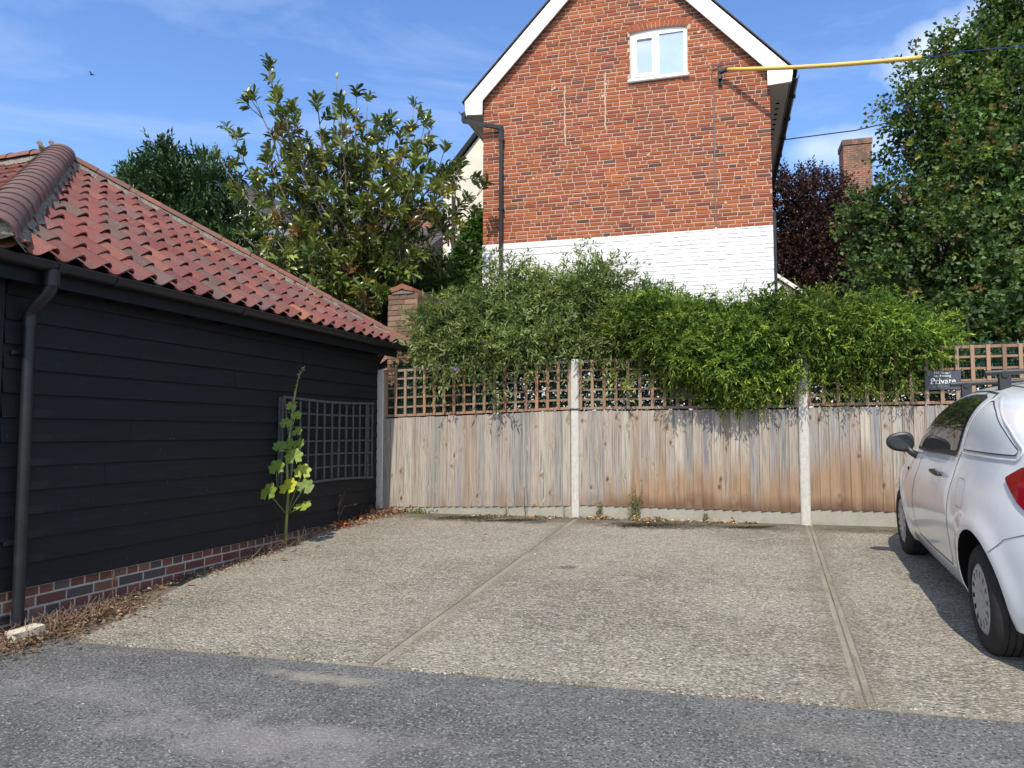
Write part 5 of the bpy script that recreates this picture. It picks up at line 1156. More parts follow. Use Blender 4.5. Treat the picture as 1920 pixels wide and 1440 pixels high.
pur = [pxblob(*b) for b in ((1478, 380, Y, 42), (1530, 370, Y, 44), (1500, 440, Y, 60), (1570, 430, Y, 58), (1480, 490, Y, 50), (1540, 510, Y, 70), (1610, 500, Y, 65), (1590, 380, Y, 28), (1640, 560, Y, 60), (1500, 560, Y, 50), (1460, 340, Y, 18), (1515, 335, Y, 20), (1570, 345, Y, 14))]
tree('copper_plum_tree', 'dark purple leaved tree between the brick gable and the big green tree', at(1545, 700, Y) * np.array([1, 1, 0]) + np.array([0, 0, .7]), pur, 5600, 6, .075, .022, [(.045, .022, .024), (.07, .032, .030), (.11, .045, .036), (.028, .018, .022)], [4, 4, 1.5, 3], M['leaf'], M['bark2'], .12, (.12, .36), .8, .05, .5, .25, .55)
Y = 13.8
lau = [pxblob(*b) for b in ((305, 318, Y, 34), (265, 350, Y, 36), (340, 360, Y, 52), (395, 350, Y, 42), (300, 400, Y, 50), (370, 420, Y, 62), (430, 420, Y, 50), (440, 480, Y, 60), (360, 480, Y, 50), (250, 385, Y, 30), (302, 280, Y, 11), (500, 530, Y, 60), (380, 305, Y, 16), (480, 590, Y, 60), (235, 345, Y, 14))]
tree('laurel_bush', 'dark glossy laurel rising behind the outbuilding roof at left', at(380, 700, Y) * np.array([1, 1, 0]) + np.array([0, 0, .7]), lau, 3000, 8, .125, .021, [(.042, .088, .034), (.06, .115, .042), (.10, .165, .066), (.024, .052, .021)], [4, 4, 2, 3], M['leafg'], M['bark2'], .10, (.12, .34), .55, .0, .9, .3, .55, 'bush')
# background shrubs behind the magnolia and the garden wall
Y = 12.9
shr = [pxblob(*b) for b in ((560, 560, Y, 60), (620, 590, Y, 55), (700, 590, Y - .6, 55), (760, 560, Y, 60), (800, 520, Y + .5, 45), (690, 520, Y + .8, 50), (620, 500, Y + .8, 45), (740, 500, Y + .9, 45), (840, 560, Y, 50), (860, 600, Y - .8, 50), (560, 500, Y + .8, 40))]
tree('garden_shrubs', 'dense mid green shrub below the magnolia beside the brick pier', at(700, 720, Y) * np.array([1, 1, 0]) + np.array([0, 0, .7]), shr, 3000, 8, .085, .022, [(.05, .09, .022), (.08, .135, .032), (.11, .165, .04), (.03, .055, .016)], [4, 3, 1.5, 3], M['leaf'], M['bark2'], .08, (.12, .3), .8, .1, .2, .3, .5, 'bush')
far = [(x_, 19 + 3 * math.sin(x_), 2.4 + math.sin(x_ * 1.7) * .6, 2.6, 2.2, 2.6) for x_ in range(14, 46, 3)]
P0, O = blob_pts(far, 5000, .6, 1.02); leafcloud('t', *shoots(P0, O + rng.normal(size=P0.shape) * .4, np.full(len(P0), .4), 5, .9, .20, .07, [(.05, .09, .022), (.08, .13, .03), (.03, .055, .016)], [3, 2, 2]), M['leaf'])
fo_ = bpy.data.objects['t']; fo_.name = 'distant_trees'; tag(fo_, 'far belt of green trees beyond the yard at right', 'trees', kind='stuff')
# ivy on the cream wing
iv = []
ivb = [pxblob(*b) for b in ((890, 430, 14.7, 17), (884, 460, 14.6, 24), (878, 495, 14.5, 30), (872, 530, 14.4, 38), (896, 405, 14.8, 9))]
tree('climbing_ivy', 'bright green ivy column climbing the cream wall corner by the brick house', at(880, 720, 14.5) * np.array([1, 1, 0]) + np.array([0, 0, .7]), ivb, 1300, 5, .085, .034, [(.05, .11, .02), (.075, .15, .03), (.035, .08, .015)], [3, 2, 2], M['leaf'], M['bark2'], .04, (.08, .2), .9, .3, .1, .2, .5, 'climbing plant')

# --- magnolia: open, long limbs, whorls of big leaves with rusty undersides
mbase = at(672, 640, 12.0); mbase[2] = .7
mg = thing('magnolia_tree', mbase, 'open branched magnolia with large glossy leaves behind the outbuilding roof', 'tree')
tips = [(504, 112), (425, 235), (408, 285), (477, 176), (548, 192), (594, 182), (640, 200), (668, 168), (690, 178), (732, 215), (776, 190), (798, 222), (834, 272), (862, 303), (905, 342), (842, 400), (707, 225), (601, 250), (805, 275), (462, 395), (448, 430), (510, 325), (583, 312), (637, 296), (692, 296), (740, 318), (769, 345), (815, 345), (565, 478), (521, 505), (681, 455), (601, 420), (674, 384), (729, 402), (765, 408), (820, 410), (530, 260), (560, 290), (645, 240), (660, 330), (610, 350), (540, 390), (500, 290), (860, 420), (520, 170), (515, 210), (570, 370), (780, 300), (700, 345), (620, 460), (650, 250), (750, 250), (480, 330), (770, 240), (600, 300), (550, 330), (700, 260), (660, 290), (780, 380), (590, 400), (720, 360), (640, 400), (555, 430), (500, 450), (840, 320)]
tips += [(560, 520), (590, 545), (610, 510), (640, 540), (700, 520), (725, 545), (745, 500), (770, 470), (650, 500), (620, 570), (690, 560), (580, 470), (540, 470), (600, 490), (720, 480), (660, 470), (700, 430), ]
q = MB(); WPt = []; WDr = []
forks = [at(668, 560, 12.0), at(680, 500, 12.0), at(660, 530, 11.9), at(690, 480, 12.1)]
q.tube([mbase - np.array([0, 0, .3]), at(666, 600, 12), forks[0]], [.085, .07, .06], 9); q.tube([forks[0], forks[2], forks[1], forks[3]], [.055, .05, .045, .035], 8)
for i, (u, v) in enumerate(tips):
    y = 12.0 + (random.uniform(-.9, .9) if i < 66 else random.uniform(-1.15, -.3)); tp = at(u, v + 6, y); f0 = forks[0] if v > 380 else random.choice(forks)
    out = at(u + (668 - u) * .35, v + (560 - v) * .45, (y + 12) / 2) ; out = out + np.array([(tp[0] - f0[0]) * .12, 0, -.05])
    pts = [f0 + (2 * (1 - s) * s) * (out - f0) * 1.0 + s * s * (tp - f0) for s in np.linspace(0, 1, 9)]
    pts = [p_ + (rng.normal(size=3) * .025 if 0 < j < 8 else 0) for j, p_ in enumerate(pts)]
    r0 = .026 if v < 300 else .02; q.tube(pts, [r0 * (1 - .8 * s) for s in np.linspace(0, 1, 9)], 6)
    WPt.append(pts[-1]); WDr.append(pts[-1] - pts[-2] + np.array([0, 0, .04]))
    for j in (3, 4, 5, 6, 7):
        for _ in range(1 if j < 5 else 2):
            d = norm(norm(pts[j + 1] - pts[j]) * .6 + rng.normal(size=3) * .7 + np.array([0, 0, .35])); e = pts[j] + d * random.uniform(.14, .42)
            q.tube([pts[j], (pts[j] + e) / 2 + rng.normal(size=3) * .015, e], [.009, .007, .005], 5); WPt.append(e); WDr.append(d)
q.tube(curve_pts(at(620, 300, 12), at(632, 145, 11.9), 0, 5, .02), [.012, .01, .008, .006, .005, .004], 5); q.tube([at(628, 230, 12), at(618, 165, 12)], [.006, .003], 5)
q.obj('trunk', M['bark'], mg, smooth=True)
WPt = np.array(WPt); WDr = norm(np.array(WDr)); 
mc = [(.095, .135, .03), (.13, .17, .04), (.19, .22, .055), (.26, .25, .05), (.19, .11, .045), (.055, .085, .024)]
M1 = shoots(WPt - WDr * .10, WDr, np.full(len(WPt), .15), 12, .80, .172, .031, mc, [4, 4, 3, 1, .7, 2], leafjit=.3, jit=.2)
# single yellow and orange dying leaves
sel = rng.choice(len(WPt), 42); M2 = (WPt[sel], norm(rng.normal(size=(42, 3)) + np.array([0, 0, -.3])), np.full(42, .16), np.full(42, .03), palette(42, [(.55, .42, .05), (.50, .20, .05), (.45, .38, .06)], [2, 1, 2]))
leafcloud('crown', *cat(M1, M2), M['leafmag'], mg, fold=.3, four=True)
for (u, v) in ((646, 176), (632, 142)):
    q = MB(); c0 = at(u, v, 11.8); q.tube([c0 - np.array([0, 0, .05]), c0 - np.array([0, 0, .02]), c0 + np.array([0, 0, .02]), c0 + np.array([0, 0, .055])], [.006, .022, .024, .004], 8, (.55, .56, .30)); q.obj('bud', M['leafm'], mg, smooth=True)

# ------------------------------------------------------------------ hollyhock by the wall
hb = gnd(534, 1024); hh_ = thing('hollyhock', hb, 'tall hollyhock with yellowing lobed leaves growing against the black wall', 'plant')
stp = [hb + np.array([0, 0, 0]), at(540, 930, hb[1]), at(537, 860, hb[1]), at(545, 800, hb[1]), at(552, 745, hb[1]), at(560, 705, hb[1]), at(571, 687, hb[1])]
q = MB(); q.tube(stp, [.016, .014, .013, .011, .009, .006, .003], 8)
def lobed(c0, nrm, upv, r, col, cup=.25, lobes=5):
    nrm = norm(np.array(nrm, float)); x = norm(np.cross(upv, nrm)); y = np.cross(nrm, x); V = [c0 - nrm * r * .12]; Cn = 40
    for k in range(Cn):
        th = -math.pi / 2 + .22 + (2 * math.pi - .44) * k / (Cn - 1); f = .74 + .26 * abs(math.cos((th + math.pi / 2) * 3.5)) ** .8 + random.uniform(-.045, .045) - .12 * abs(math.sin(th * 1.0 + 2.2)) * random.random()
        rr = r * f; V.append(c0 + x * math.cos(th) * rr + y * math.sin(th) * rr + nrm * (cup * r * ((k % 8) / 8 - .5) * .35 + random.uniform(-.03, .03) * r + cup * r * .3 * math.sin(th * 2)))
    inner = [c0 + (v_ - c0) * .5 + nrm * r * .06 * math.sin(i * .9) for i, v_ in enumerate(V[1:])]
    n = len(V); V += inner; F = []
    for k in range(Cn - 1): F += [(1 + k, 2 + k, n + k + 1, n + k), (0, n + k, n + k + 1)]
    return V, F
hl = [(518, 876, 23, (.15, .22, .035), (520, 920)), (540, 912, 27, (.48, .50, .05), (545, 925)), (503, 922, 26, (.17, .25, .04), (538, 965)), (567, 884, 20, (.36, .42, .06), (541, 895)), (572, 912, 18, (.16, .22, .05), (545, 940)), (568, 948, 24, (.26, .34, .06), (537, 1005)), (551, 856, 17, (.22, .30, .05), (543, 870)), (524, 837, 18, (.12, .20, .035), (541, 850)), (560, 832, 14, (.18, .27, .05), (544, 845)), (541, 833, 17, (.16, .25, .045), (543, 850)), (535, 793, 16, (.15, .23, .04), (545, 810)), (557, 809, 13, (.20, .30, .05), (546, 820)), (555, 779, 12, (.20, .29, .05), (549, 790)), (546, 762, 15, (.19, .27, .05), (550, 775))]
lm = MB()
for (u, v, r_, cc, anchor) in hl:
    y = hb[1] + random.uniform(-.10, .04); c0 = at(u, v, y)
    while (c0 - BARN.o) @ BARN.b < .13 + r_ / 1400 * y * .5: y -= .02; c0 = at(u, v, y); r = r_ * .72 / 1400 * y; a0 = at(*anchor, hb[1])
    if v == 948: nrm = (-.2, -.5, .95); 
    else: nrm = (random.uniform(-.4, .4), -1, random.uniform(.25, .8))
    V, F = lobed(c0, nrm, np.array([random.uniform(-.3, .3), 0, 1.0]), r, cc); lm.add(V, F, cc); q.tube([a0, (a0 + c0) / 2 + np.array([0, -.01, .0]), c0], [.005, .004, .003], 5)
q.obj('stem', M['stem'], hh_, smooth=True)
lm.obj('leaves', M['leaf'], hh_, smooth=True)
lm = MB()
for k in range(40):
    f = random.random() ** .8; i = 3 + f * 2.99; j = int(i); p_ = stp[j] + (stp[min(j + 1, 6)] - stp[j]) * (i - j); d = norm(rng.normal(size=3)) * random.uniform(.008, .024); s = random.uniform(.006, .013) * (1.2 - f * .6)
    lm.tube([p_, p_ + d, p_ + d + norm(d) * s * 1.6], [s * .5, s, s * .2], 6, random.choice([(.16, .22, .07), (.22, .25, .10), (.24, .20, .12)]))
lm.obj('buds', M['leafm'], hh_, smooth=True)

# ------------------------------------------------------------------ dead weeds, litter, stones
def wall_pt(a_, b_): x, y, _ = BARN(a_, b_, 0); return np.array([x, y, G(x, y) + .004])
q = MB()
def twigs(q, base, n, h, spread, r=.0022, cols=((.20, .13, .09), (.28, .20, .14), (.13, .085, .06))):
    for _ in range(n):
        b0 = base + np.array([random.gauss(0, spread * .4), random.gauss(0, spread * .4), 0]); b0[2] = G(b0[0], b0[1]) - .005
        d = np.array([random.gauss(0, 1), random.gauss(0, 1), abs(random.gauss(.9, .6))]); d = norm(d) * h * random.uniform(.4, 1.1); e = b0 + d
        e[2] = max(e[2], G(e[0], e[1]) + .004); m1 = (b0 + e) / 2 + rng.normal(size=3) * h * .12; m1[2] = max(m1[2], G(m1[0], m1[1]) + .006)
        # keep clear of the wall
        q.tube([b0, m1, e], [r, r * .8, r * .5], 4, random.choice(cols))
for a_, n_, h_ in ((4.55, 110, .17), (4.35, 80, .13), (4.75, 120, .16), (4.2, 30, .10), (4.9, 110, .17), (5.1, 80, .15)): twigs(q, wall_pt(a_, .20), n_, h_, .26, .0028)
o = q.obj('dead_weeds', M['twig']); tag(o, 'tangle of dry brown weeds at the foot of the downpipe', 'dead weeds', kind='stuff')
q = MB()
for a_, n_, h_ in ((2.5, 26, .2), (2.3, 26, .25), (2.75, 22, .15), (2.0, 22, .2), (1.6, 16, .12)): twigs(q, wall_pt(a_, .14), n_, h_, .18)
o = q.obj('dead_weeds', M['twig']); tag(o, 'dry brown weeds and stalks round the foot of the hollyhock', 'dead weeds', kind='stuff')
q = MB()
for a_, n_, h_ in ((.2, 36, .22), (.45, 26, .18), (.0, 30, .25), (.75, 20, .14)): twigs(q, wall_pt(a_, .16), n_, h_, .2, cols=((.16, .10, .075), (.24, .17, .12)))
o = q.obj('dead_weeds', M['twig']); tag(o, 'dry brown weeds in the corner where the black wall meets the fence', 'dead weeds', kind='stuff')
def stalk(label, bu, bv, pts, leafy=True):
    b0 = gnd(bu, bv); t = thing('dead_stalk', b0, label, 'dead plant', 'dry stalks against the black wall'); q = MB(); s = MB()
    for pl_ in pts:
        P_ = [at(u, v, b0[1]) for u, v in pl_]; P_[0] = b0; q.tube(P_, [.005] + [.004] * (len(P_) - 2) + [.002], 5, (.15, .10, .08))
        if leafy:
            for k in range(len(P_) - 1):
                for _ in range(5):
                    c0 = P_[k] + (P_[k + 1] - P_[k]) * random.random(); d = rng.normal(size=3) * .022; e = rng.normal(size=3) * .012; s.add([c0, c0 + d * .5 + e, c0 + d, c0 + d * .5 - e], [(0, 1, 2, 3)], vary((.15, .085, .065), .7, 1.3))
    q.obj('stem', M['twig'], t)
    if leafy: s.obj('leaves', M['dry'], t)
stalk('dry leafy stalk left of the hollyhock', 514, 1020, [[(514, 1020), (514, 980), (510, 940)], [(514, 1020), (498, 985), (507, 945)]])
stalk('pair of withered brown stalks under the grey lattice', 628, 985, [[(628, 985), (622, 950), (617, 930)], [(628, 985), (634, 955), (640, 925)], [(628, 985), (637, 950), (646, 922)], [(628, 985), (645, 950), (670, 945)]])
stalk('thin bare forked stalk beside the downpipe', 72, 1165, [[(72, 1165), (66, 1110), (52, 1060), (46, 1040)], [(72, 1165), (66, 1110), (44, 1078)]], False)
stalk('dry stalk close right of the hollyhock against the boards', 580, 1000, [[(580, 1000), (582, 970), (586, 950)], [(580, 1000), (545, 985), (530, 940)]])
stalk('small reddish seedling at the brick plinth', 212, 1140, [[(212, 1140), (211, 1110), (210, 1068)]])
# litter drift
def litter(name, label, pts, n, size, cols, wts, h=.012):
    B = []; 
    for _ in range(n):
        c0 = random.choice(pts); x = c0[0] + random.gauss(0, c0[2]); y = c0[1] + random.gauss(0, c0[3]); B.append((x, y, G(x, y) + .006 + random.random() * h))
    B = np.array(B); D = rng.normal(size=B.shape); D[:, 2] *= .25; C = palette(n, cols, wts, .3)
    o = leafcloud(name, B, D, size * rng.uniform(.5, 1.4, n), size * .3 * rng.uniform(.5, 1.2, n), C, M['dry'], None, fold=.6); tag(o, label, 'leaf litter', kind='stuff')
lc = [(.34, .16, .07), (.22, .13, .08), (.40, .27, .14), (.12, .08, .05), (.48, .42, .30)]
pts = [(*wall_pt(a_, .12 + .05 * math.sin(a_ * 3))[:2], .05, .09) for a_ in np.linspace(.2, 4.7, 40)]
litter('leaf_litter', 'brown leaf litter drifted along the foot of the black wall', pts, 1500, .03, lc, [3, 4, 2, 3, 1.2])
pts = [(*gnd(u, v)[:2], .12, .05) for u, v in ((700, 970), (720, 965), (740, 962), (680, 975), (655, 985), (640, 990), (760, 960))]
litter('leaf_litter', 'heap of orange brown leaves in the corner by the fence post', pts, 420, .055, [(.38, .14, .06), (.30, .15, .08), (.20, .12, .08), (.45, .28, .15)], [3, 3, 2, 1], .05)
pts = [(*FEN(a_, .09, 0)[:2], .10, .02) for a_ in np.linspace(-1.2, 1.9, 14)]
litter('leaf_litter', 'thin line of dry leaves along the concrete foot of the fence', pts, 520, .035, lc, [2, 3, 3, 2, 2])
pts = [(*FEN(a_, .10, 0)[:2], .07, .015) for a_ in (.25, .35, .75, .85, .95, 1.6)]
litter('leaf_litter', 'small pale heap of dry leaves right of the middle fence post', pts, 130, .05, [(.42, .27, .15), (.5, .38, .22), (.3, .18, .1)], [1, 1, 1], .04)
pts = [(*PLAN(a_, b_, 0)[:2], rx, ry) for a_, b_, rx, ry in ((-1.15, 8.22, .2, .05), (-1.3, 8.2, .1, .04), (-2.75, 8.25, .16, .03), (-.15, 8.28, .14, .025), (-3.4, 8.3, .2, .05))]
litter('moss_crumbs', 'dark moss crumbs and dirt on the concrete near the fence', pts, 4200, .014, [(.035, .028, .018), (.06, .05, .03), (.25, .22, .16)], [5, 3, .6], .006)
pts = [(*gnd(random.uniform(100, 1900), random.uniform(990, 1430))[:2], .02, .02) for _ in range(150)]
litter('loose_grit', 'scattered pale grit and tiny leaf bits over the yard', pts, 240, .010, [(.5, .47, .38), (.35, .25, .15), (.6, .58, .5)], [3, 2, 2], .002)
pts = [(*wall_pt(a_, b_)[:2], .12, .10) for a_ in np.linspace(4.1, 5.3, 10) for b_ in (.12, .25, .36)]
litter('leaf_litter', 'brown crumpled leaves and crumbs round the stone by the downpipe', pts, 1300, .034, [(.20, .12, .075), (.28, .17, .10), (.12, .08, .055), (.36, .27, .18)], [4, 3, 3, 1.5], .05)
pts = [(*PLAN(a_, edge(a_) - .01, 0)[:2], .05, .015) for a_ in np.linspace(-4.2, 3, 90)]
litter('loose_grit', 'fine pale grit along the seam between concrete and asphalt', pts, 900, .009, [(.42, .38, .30), (.25, .22, .18), (.55, .50, .4), (.08, .075, .07)], [3, 3, 1, 3], .003)
# green weeds in the corner and at the fence foot
def weeds(label, spots, n, ll, cols, h, spread):
    B = []; D = []
    for _ in range(n):
        u, v = random.choice(spots); p_ = gnd(u, v); x = p_[0] + random.gauss(0, spread); y = p_[1] + random.gauss(0, spread * .5); z = G(x, y) + random.random() * h; B.append((x, y, z)); D.append((random.gauss(0, 1), random.gauss(0, 1), abs(random.gauss(.3, .6))))
    o = leafcloud('weeds', np.array(B), np.array(D), ll * rng.uniform(.6, 1.3, n), ll * .35 * rng.uniform(.6, 1.2, n), palette(n, cols, [1] * len(cols)), M['leaf']); tag(o, label, 'weeds', kind='stuff')
weeds('low yellow green weeds at the foot of the fence near the corner', [(775, 962), (790, 963), (805, 961), (820, 962), (785, 958)], 420, .030, [(.22, .28, .04), (.15, .22, .03), (.30, .30, .06)], .05, .07)
FW = [FEN(a_, .055, 0) for a_ in (.62, .70, .78)]
def foot_weed(name, label, cat_, spots, nst, sx, green, group=None):
    q = MB(); s = MB()
    for a_, h_ in spots:
        b0 = np.array(FEN(a_, .06, .53))
        for _ in range(nst):
            e = b0 + np.array([random.uniform(-sx, sx), random.uniform(-.02, .0), h_ * random.uniform(.5, 1)]); q.tube([b0, (b0 + e) / 2 + np.array([random.uniform(-.02, .02), 0, 0]), e], [.003, .0022, .0012], 4, (.20, .18, .10) if green else (.13, .10, .08))
            for _ in range(12 if green else 0):
                f = random.random(); c0 = b0 + (e - b0) * f; d = rng.normal(size=3) * .018; e2 = rng.normal(size=3) * .006; s.add([c0, c0 + d * .5 + e2, c0 + d, c0 + d * .5 - e2], [(0, 1, 2, 3)], random.choice([(.14, .17, .06), (.22, .20, .10), (.09, .12, .04)]))
    wt = thing(name, FEN(spots[0][0], .06, .53), label, cat_, group); q.obj('stems', M['twig'], wt)
    if green: s.obj('leaves', M['leafm'], wt)
foot_weed('wispy_weed', 'tallest wispy green weed against the boards right of the middle post', 'weed', [(.66, .34), (.67, .42), (.70, .46), (.72, .38), (.68, .3)], 4, .09, True, 'weeds at the foot of the fence')
foot_weed('wispy_weed', 'small green weed close right of the middle concrete post', 'weed', [(.28, .2), (.30, .25)], 4, .05, True, 'weeds at the foot of the fence')
foot_weed('wispy_weed', 'tiny green weed midway along the base of the middle fence panel', 'weed', [(1.45, .15)], 4, .05, True, 'weeds at the foot of the fence')
foot_weed('dead_stalk', 'short spread of dead stalks left of the tall dark stalk on the left panel', 'dead plant', [(-.85, .16)], 5, .05, False, 'dead stalks along the left panel')
foot_weed('dead_stalk', 'tallest dark dead stalk against the pale left fence panel', 'dead plant', [(-.60, .45)], 3, .03, False, 'dead stalks along the left panel')
foot_weed('dead_stalk', 'small dead stalk just left of the middle concrete post', 'dead plant', [(-.13, .17)], 3, .03, False, 'dead stalks along the left panel')
# larger fallen leaves, one by one
fl = [(68, 1207, .10, (.45, .24, .10)), (165, 1150, .07, (.42, .26, .13)), (350, 1100, .07, (.42, .18, .08)), (545, 1036, .07, (.42, .17, .09)), (478, 1058, .06, (.33, .20, .11)), (540, 1052, .08, (.36, .15, .09)), (590, 1028, .06, (.25, .13, .09)), (906, 1004, .06, (.42, .20, .09)), (872, 982, .06, (.36, .17, .09)), (774, 1003, .045, (.45, .22, .11)), (230, 1128, .05, (.38, .16, .08)), (1210, 1020 + 363, .02, (.5, .45, .2))]
for (u, v, s_, cc) in fl[:11]:
    p_ = gnd(u, v); p_[2] += .008; th = random.uniform(0, 6.28); d = np.array([math.cos(th), math.sin(th), .12]); x = np.array([-math.sin(th), math.cos(th), 0]); V = []
    prof = [(0, 0), (.25, .2), (.55, .24), (.8, .15), (1, 0)]
    for f, w_ in prof: V.append(p_ + d * s_ * f + x * w_ * s_ + np.array([0, 0, .10 * s_ * math.sin(f * 3.1) + w_ * s_ * .5]))
    for f, w_ in prof: V.append(p_ + d * s_ * f + np.array([0, 0, .10 * s_ * math.sin(f * 3.1)]))
    for f, w_ in prof: V.append(p_ + d * s_ * f - x * w_ * s_ + np.array([0, 0, .10 * s_ * math.sin(f * 3.1) + w_ * s_ * .5]))
    F = []
    for k in range(4): F += [(k, k + 1, k + 6, k + 5), (k + 5, k + 6, k + 11, k + 10)]
    o = mkobj('fallen_leaf', V, F, M['dry'], None, [cc] * 15, smooth=True); tag(o, 'dry orange brown fallen leaf lying on the ground', 'leaf', 'large fallen leaves')
# pale block of stone
p_ = gnd(48, 1200); st_t = thing('stone_block', p_, 'pale broken stone block lying by the foot of the downpipe', 'stone')
bm = bmesh.new(); bmesh.ops.create_cube(bm, size=1); bmesh.ops.subdivide_edges(bm, edges=bm.edges, cuts=3, use_grid_fill=True)
for v in bm.verts:
    v.co += Vector(rng.normal(size=3) * .02); v.co.z *= .85 + .3 * v.co.x; v.co = Vector((v.co.x * .19, v.co.y * .12, (v.co.z + .45) * .085))
    v.co.rotate(Matrix.Rotation(R(62), 3, 'Z'))
me = bpy.data.meshes.new('block'); bm.to_mesh(me); bm.free(); me.materials.append(M['stone']); o = bpy.data.objects.new('block', me); sc.collection.objects.link(o); o.parent = st_t; autosmooth(o, 30)

# ------------------------------------------------------------------ white three door car
fw = norm(np.array([.320, .947, .0637])); rt = np.array([.947, -.320, .0345]); rt = norm(rt - fw * (rt @ fw)); upv = np.cross(rt, fw)
cc0 = np.array([3.77, 5.09, 0]); cc0 = cc0 + fw * .07 - rt * .005; cc0[2] = G(cc0[0], cc0[1]) + .004
def CAR(x, y, z): return tuple(cc0 + fw * x - rt * y + upv * z)     # x forward, y to the car's left, z up
car = thing('parked_car', cc0, 'white three door hatchback with black mirrors and roof bars parked nose to the fence', 'car')
def interp(x, xs, ys): return float(np.interp(x, xs, ys))
from bisect import bisect
def smooth_interp(xs, ys):
    xs = np.array(xs, float); ys = np.array(ys, float); m_ = np.gradient(ys, xs); h = np.diff(xs)
    s_ = np.diff(ys) / h
    for i in range(1, len(xs) - 1): m_[i] = 0 if s_[i - 1] * s_[i] <= 0 else 2 * s_[i - 1] * s_[i] / (s_[i - 1] + s_[i])
    m_[0], m_[-1] = s_[0], s_[-1]
    def f(x):
        x = min(max(x, xs[0]), xs[-1]); i = min(max(np.searchsorted(xs, x) - 1, 0), len(xs) - 2); t_ = (x - xs[i]) / h[i]
        return (2 * t_**3 - 3 * t_**2 + 1) * ys[i] + (t_**3 - 2 * t_**2 + t_) * h[i] * m_[i] + (-2 * t_**3 + 3 * t_**2) * ys[i + 1] + (t_**3 - t_**2) * h[i] * m_[i + 1]
    return f
Tf = smooth_interp([-2.05, -2.02, -1.97, -1.90, -1.78, -1.62, -1.42, -1.0, -.6, -.2, .1, .4, .7, .97, 1.25, 1.65, 1.88, 2.0, 2.05], [.60, .80, .98, 1.12, 1.24, 1.36, 1.435, 1.475, 1.49, 1.475, 1.43, 1.335, 1.19, 1.02, .955, .86, .76, .62, .50])
Bf_ = smooth_interp([-2.05, -2.0, -1.92, -1.75, -1.4, -.7, 0, .4, .8, 1.2, 1.6, 1.85, 2.0, 2.05], [.50, .70, .92, 1.06, 1.10, 1.075, 1.02, .99, .955, .90, .81, .70, .55, .44])
Bf = lambda x: min(Bf_(x), Tf(x) - .015)
Zb = smooth_interp([-2.05, -1.9, -1.6, 1.6, 1.9, 2.05], [.40, .30, .22, .20, .24, .34])
def plan_w(x):
    if x < 0: return .838 * (1 - min(1, abs(x) / 2.055) ** 5.5) ** (1 / 4.0)
    return .838 * (1 - min(1, abs(x) / 2.055) ** 4.2) ** (1 / 3.2)
sidef = smooth_interp([0, .12, .3, .5, .68, .85, 1.0], [.905, .955, .985, 1.0, .985, .945, .892])
def low_w(x, z):
    zb = Zb(x); f = (z - zb) / max(Bf(x) - zb, .05); base = plan_w(x) * sidef(min(max(f, 0), 1))
    # flared arches
    for wx in (1.25, -1.25):
        r_ = math.hypot(x - wx, (z - .32)); base += .022 * math.exp(-((r_ - .37) / .075) ** 2) * (1 if z > .2 else 0)
    return base
def nexp(x): return 2.3 + 1.5 * min(1, max(0, (Tf(x) - Bf(x) - .1) / .28))
def up_w(x, z):
    b, t_ = Bf(x), Tf(x); f = min(max((z - b) / (t_ - b), 0), 1); n = nexp(x); return low_w(x, b) * (1 - f ** n) ** (1 / n) * (1 - .20 * (z - b))
def Wy(x, z): return low_w(x, z) if z <= Bf(x) else up_w(x, z)
xs_ = 2.055 * np.sin(np.linspace(-math.pi / 2, math.pi / 2, 150)); xs_ = .45 * xs_ + .55 * np.linspace(-2.055, 2.055, 150)
nl, nu = 22, 22; rings = []
for x in xs_:
    rg = []; zb = Zb(x); b = Bf(x); t_ = Tf(x)
    rg.append((x, 0, zb)); rg.append((x, low_w(x, zb) * .55, zb)); rg.append((x, low_w(x, zb) * .93, zb + .004))
    for k in range(nl + 1): z = zb + .012 + (b - zb - .012) * k / nl; rg.append((x, low_w(x, z), z))
    n = nexp(x); yb = low_w(x, b)
    for k in range(1, nu + 1):
        th = math.pi / 2 * k / nu; z = b + (t_ - b) * math.sin(th) ** (2 / n); y = yb * abs(math.cos(th)) ** (2 / n) * (1 - .20 * (z - b)); rg.append((x, y if k < nu else 0, z))
    rings.append(rg)
V = []; F = []; m_ = len(rings[0]); mfull = 2 * m_ - 2
for rg in rings:
    V += [CAR(*p_) for p_ in rg] + [CAR(p_[0], -p_[1], p_[2]) for p_ in rg[-2:0:-1]]
for i in range(len(rings) - 1):
    for k in range(mfull): a_ = i * mfull + k; b_ = i * mfull + (k + 1) % mfull; F.append((a_, b_, b_ + mfull, a_ + mfull))
F.append(tuple(range(mfull))); F.append(tuple((len(rings) - 1) * mfull + k for k in range(mfull))[::-1])
body = mkobj('body', V, F, [M['paint'], M['well']], car)
bm = bmesh.new(); bm.from_mesh(body.data); bmesh.ops.recalc_face_normals(bm, faces=bm.faces); bm.to_mesh(body.data); bm.free()
def cyl_mesh(x, y0, y1, z, r, n=56):
    V = [CAR(x + r * math.cos(2 * math.pi * k / n), y0, z + r * math.sin(2 * math.pi * k / n)) for k in range(n)] + [CAR(x + r * math.cos(2 * math.pi * k / n), y1, z + r * math.sin(2 * math.pi * k / n)) for k in range(n)]
    return V, [tuple(range(n)), tuple(range(2 * n - 1, n - 1, -1))] + [(k, k + n, (k + 1) % n + n, (k + 1) % n) for k in range(n)]
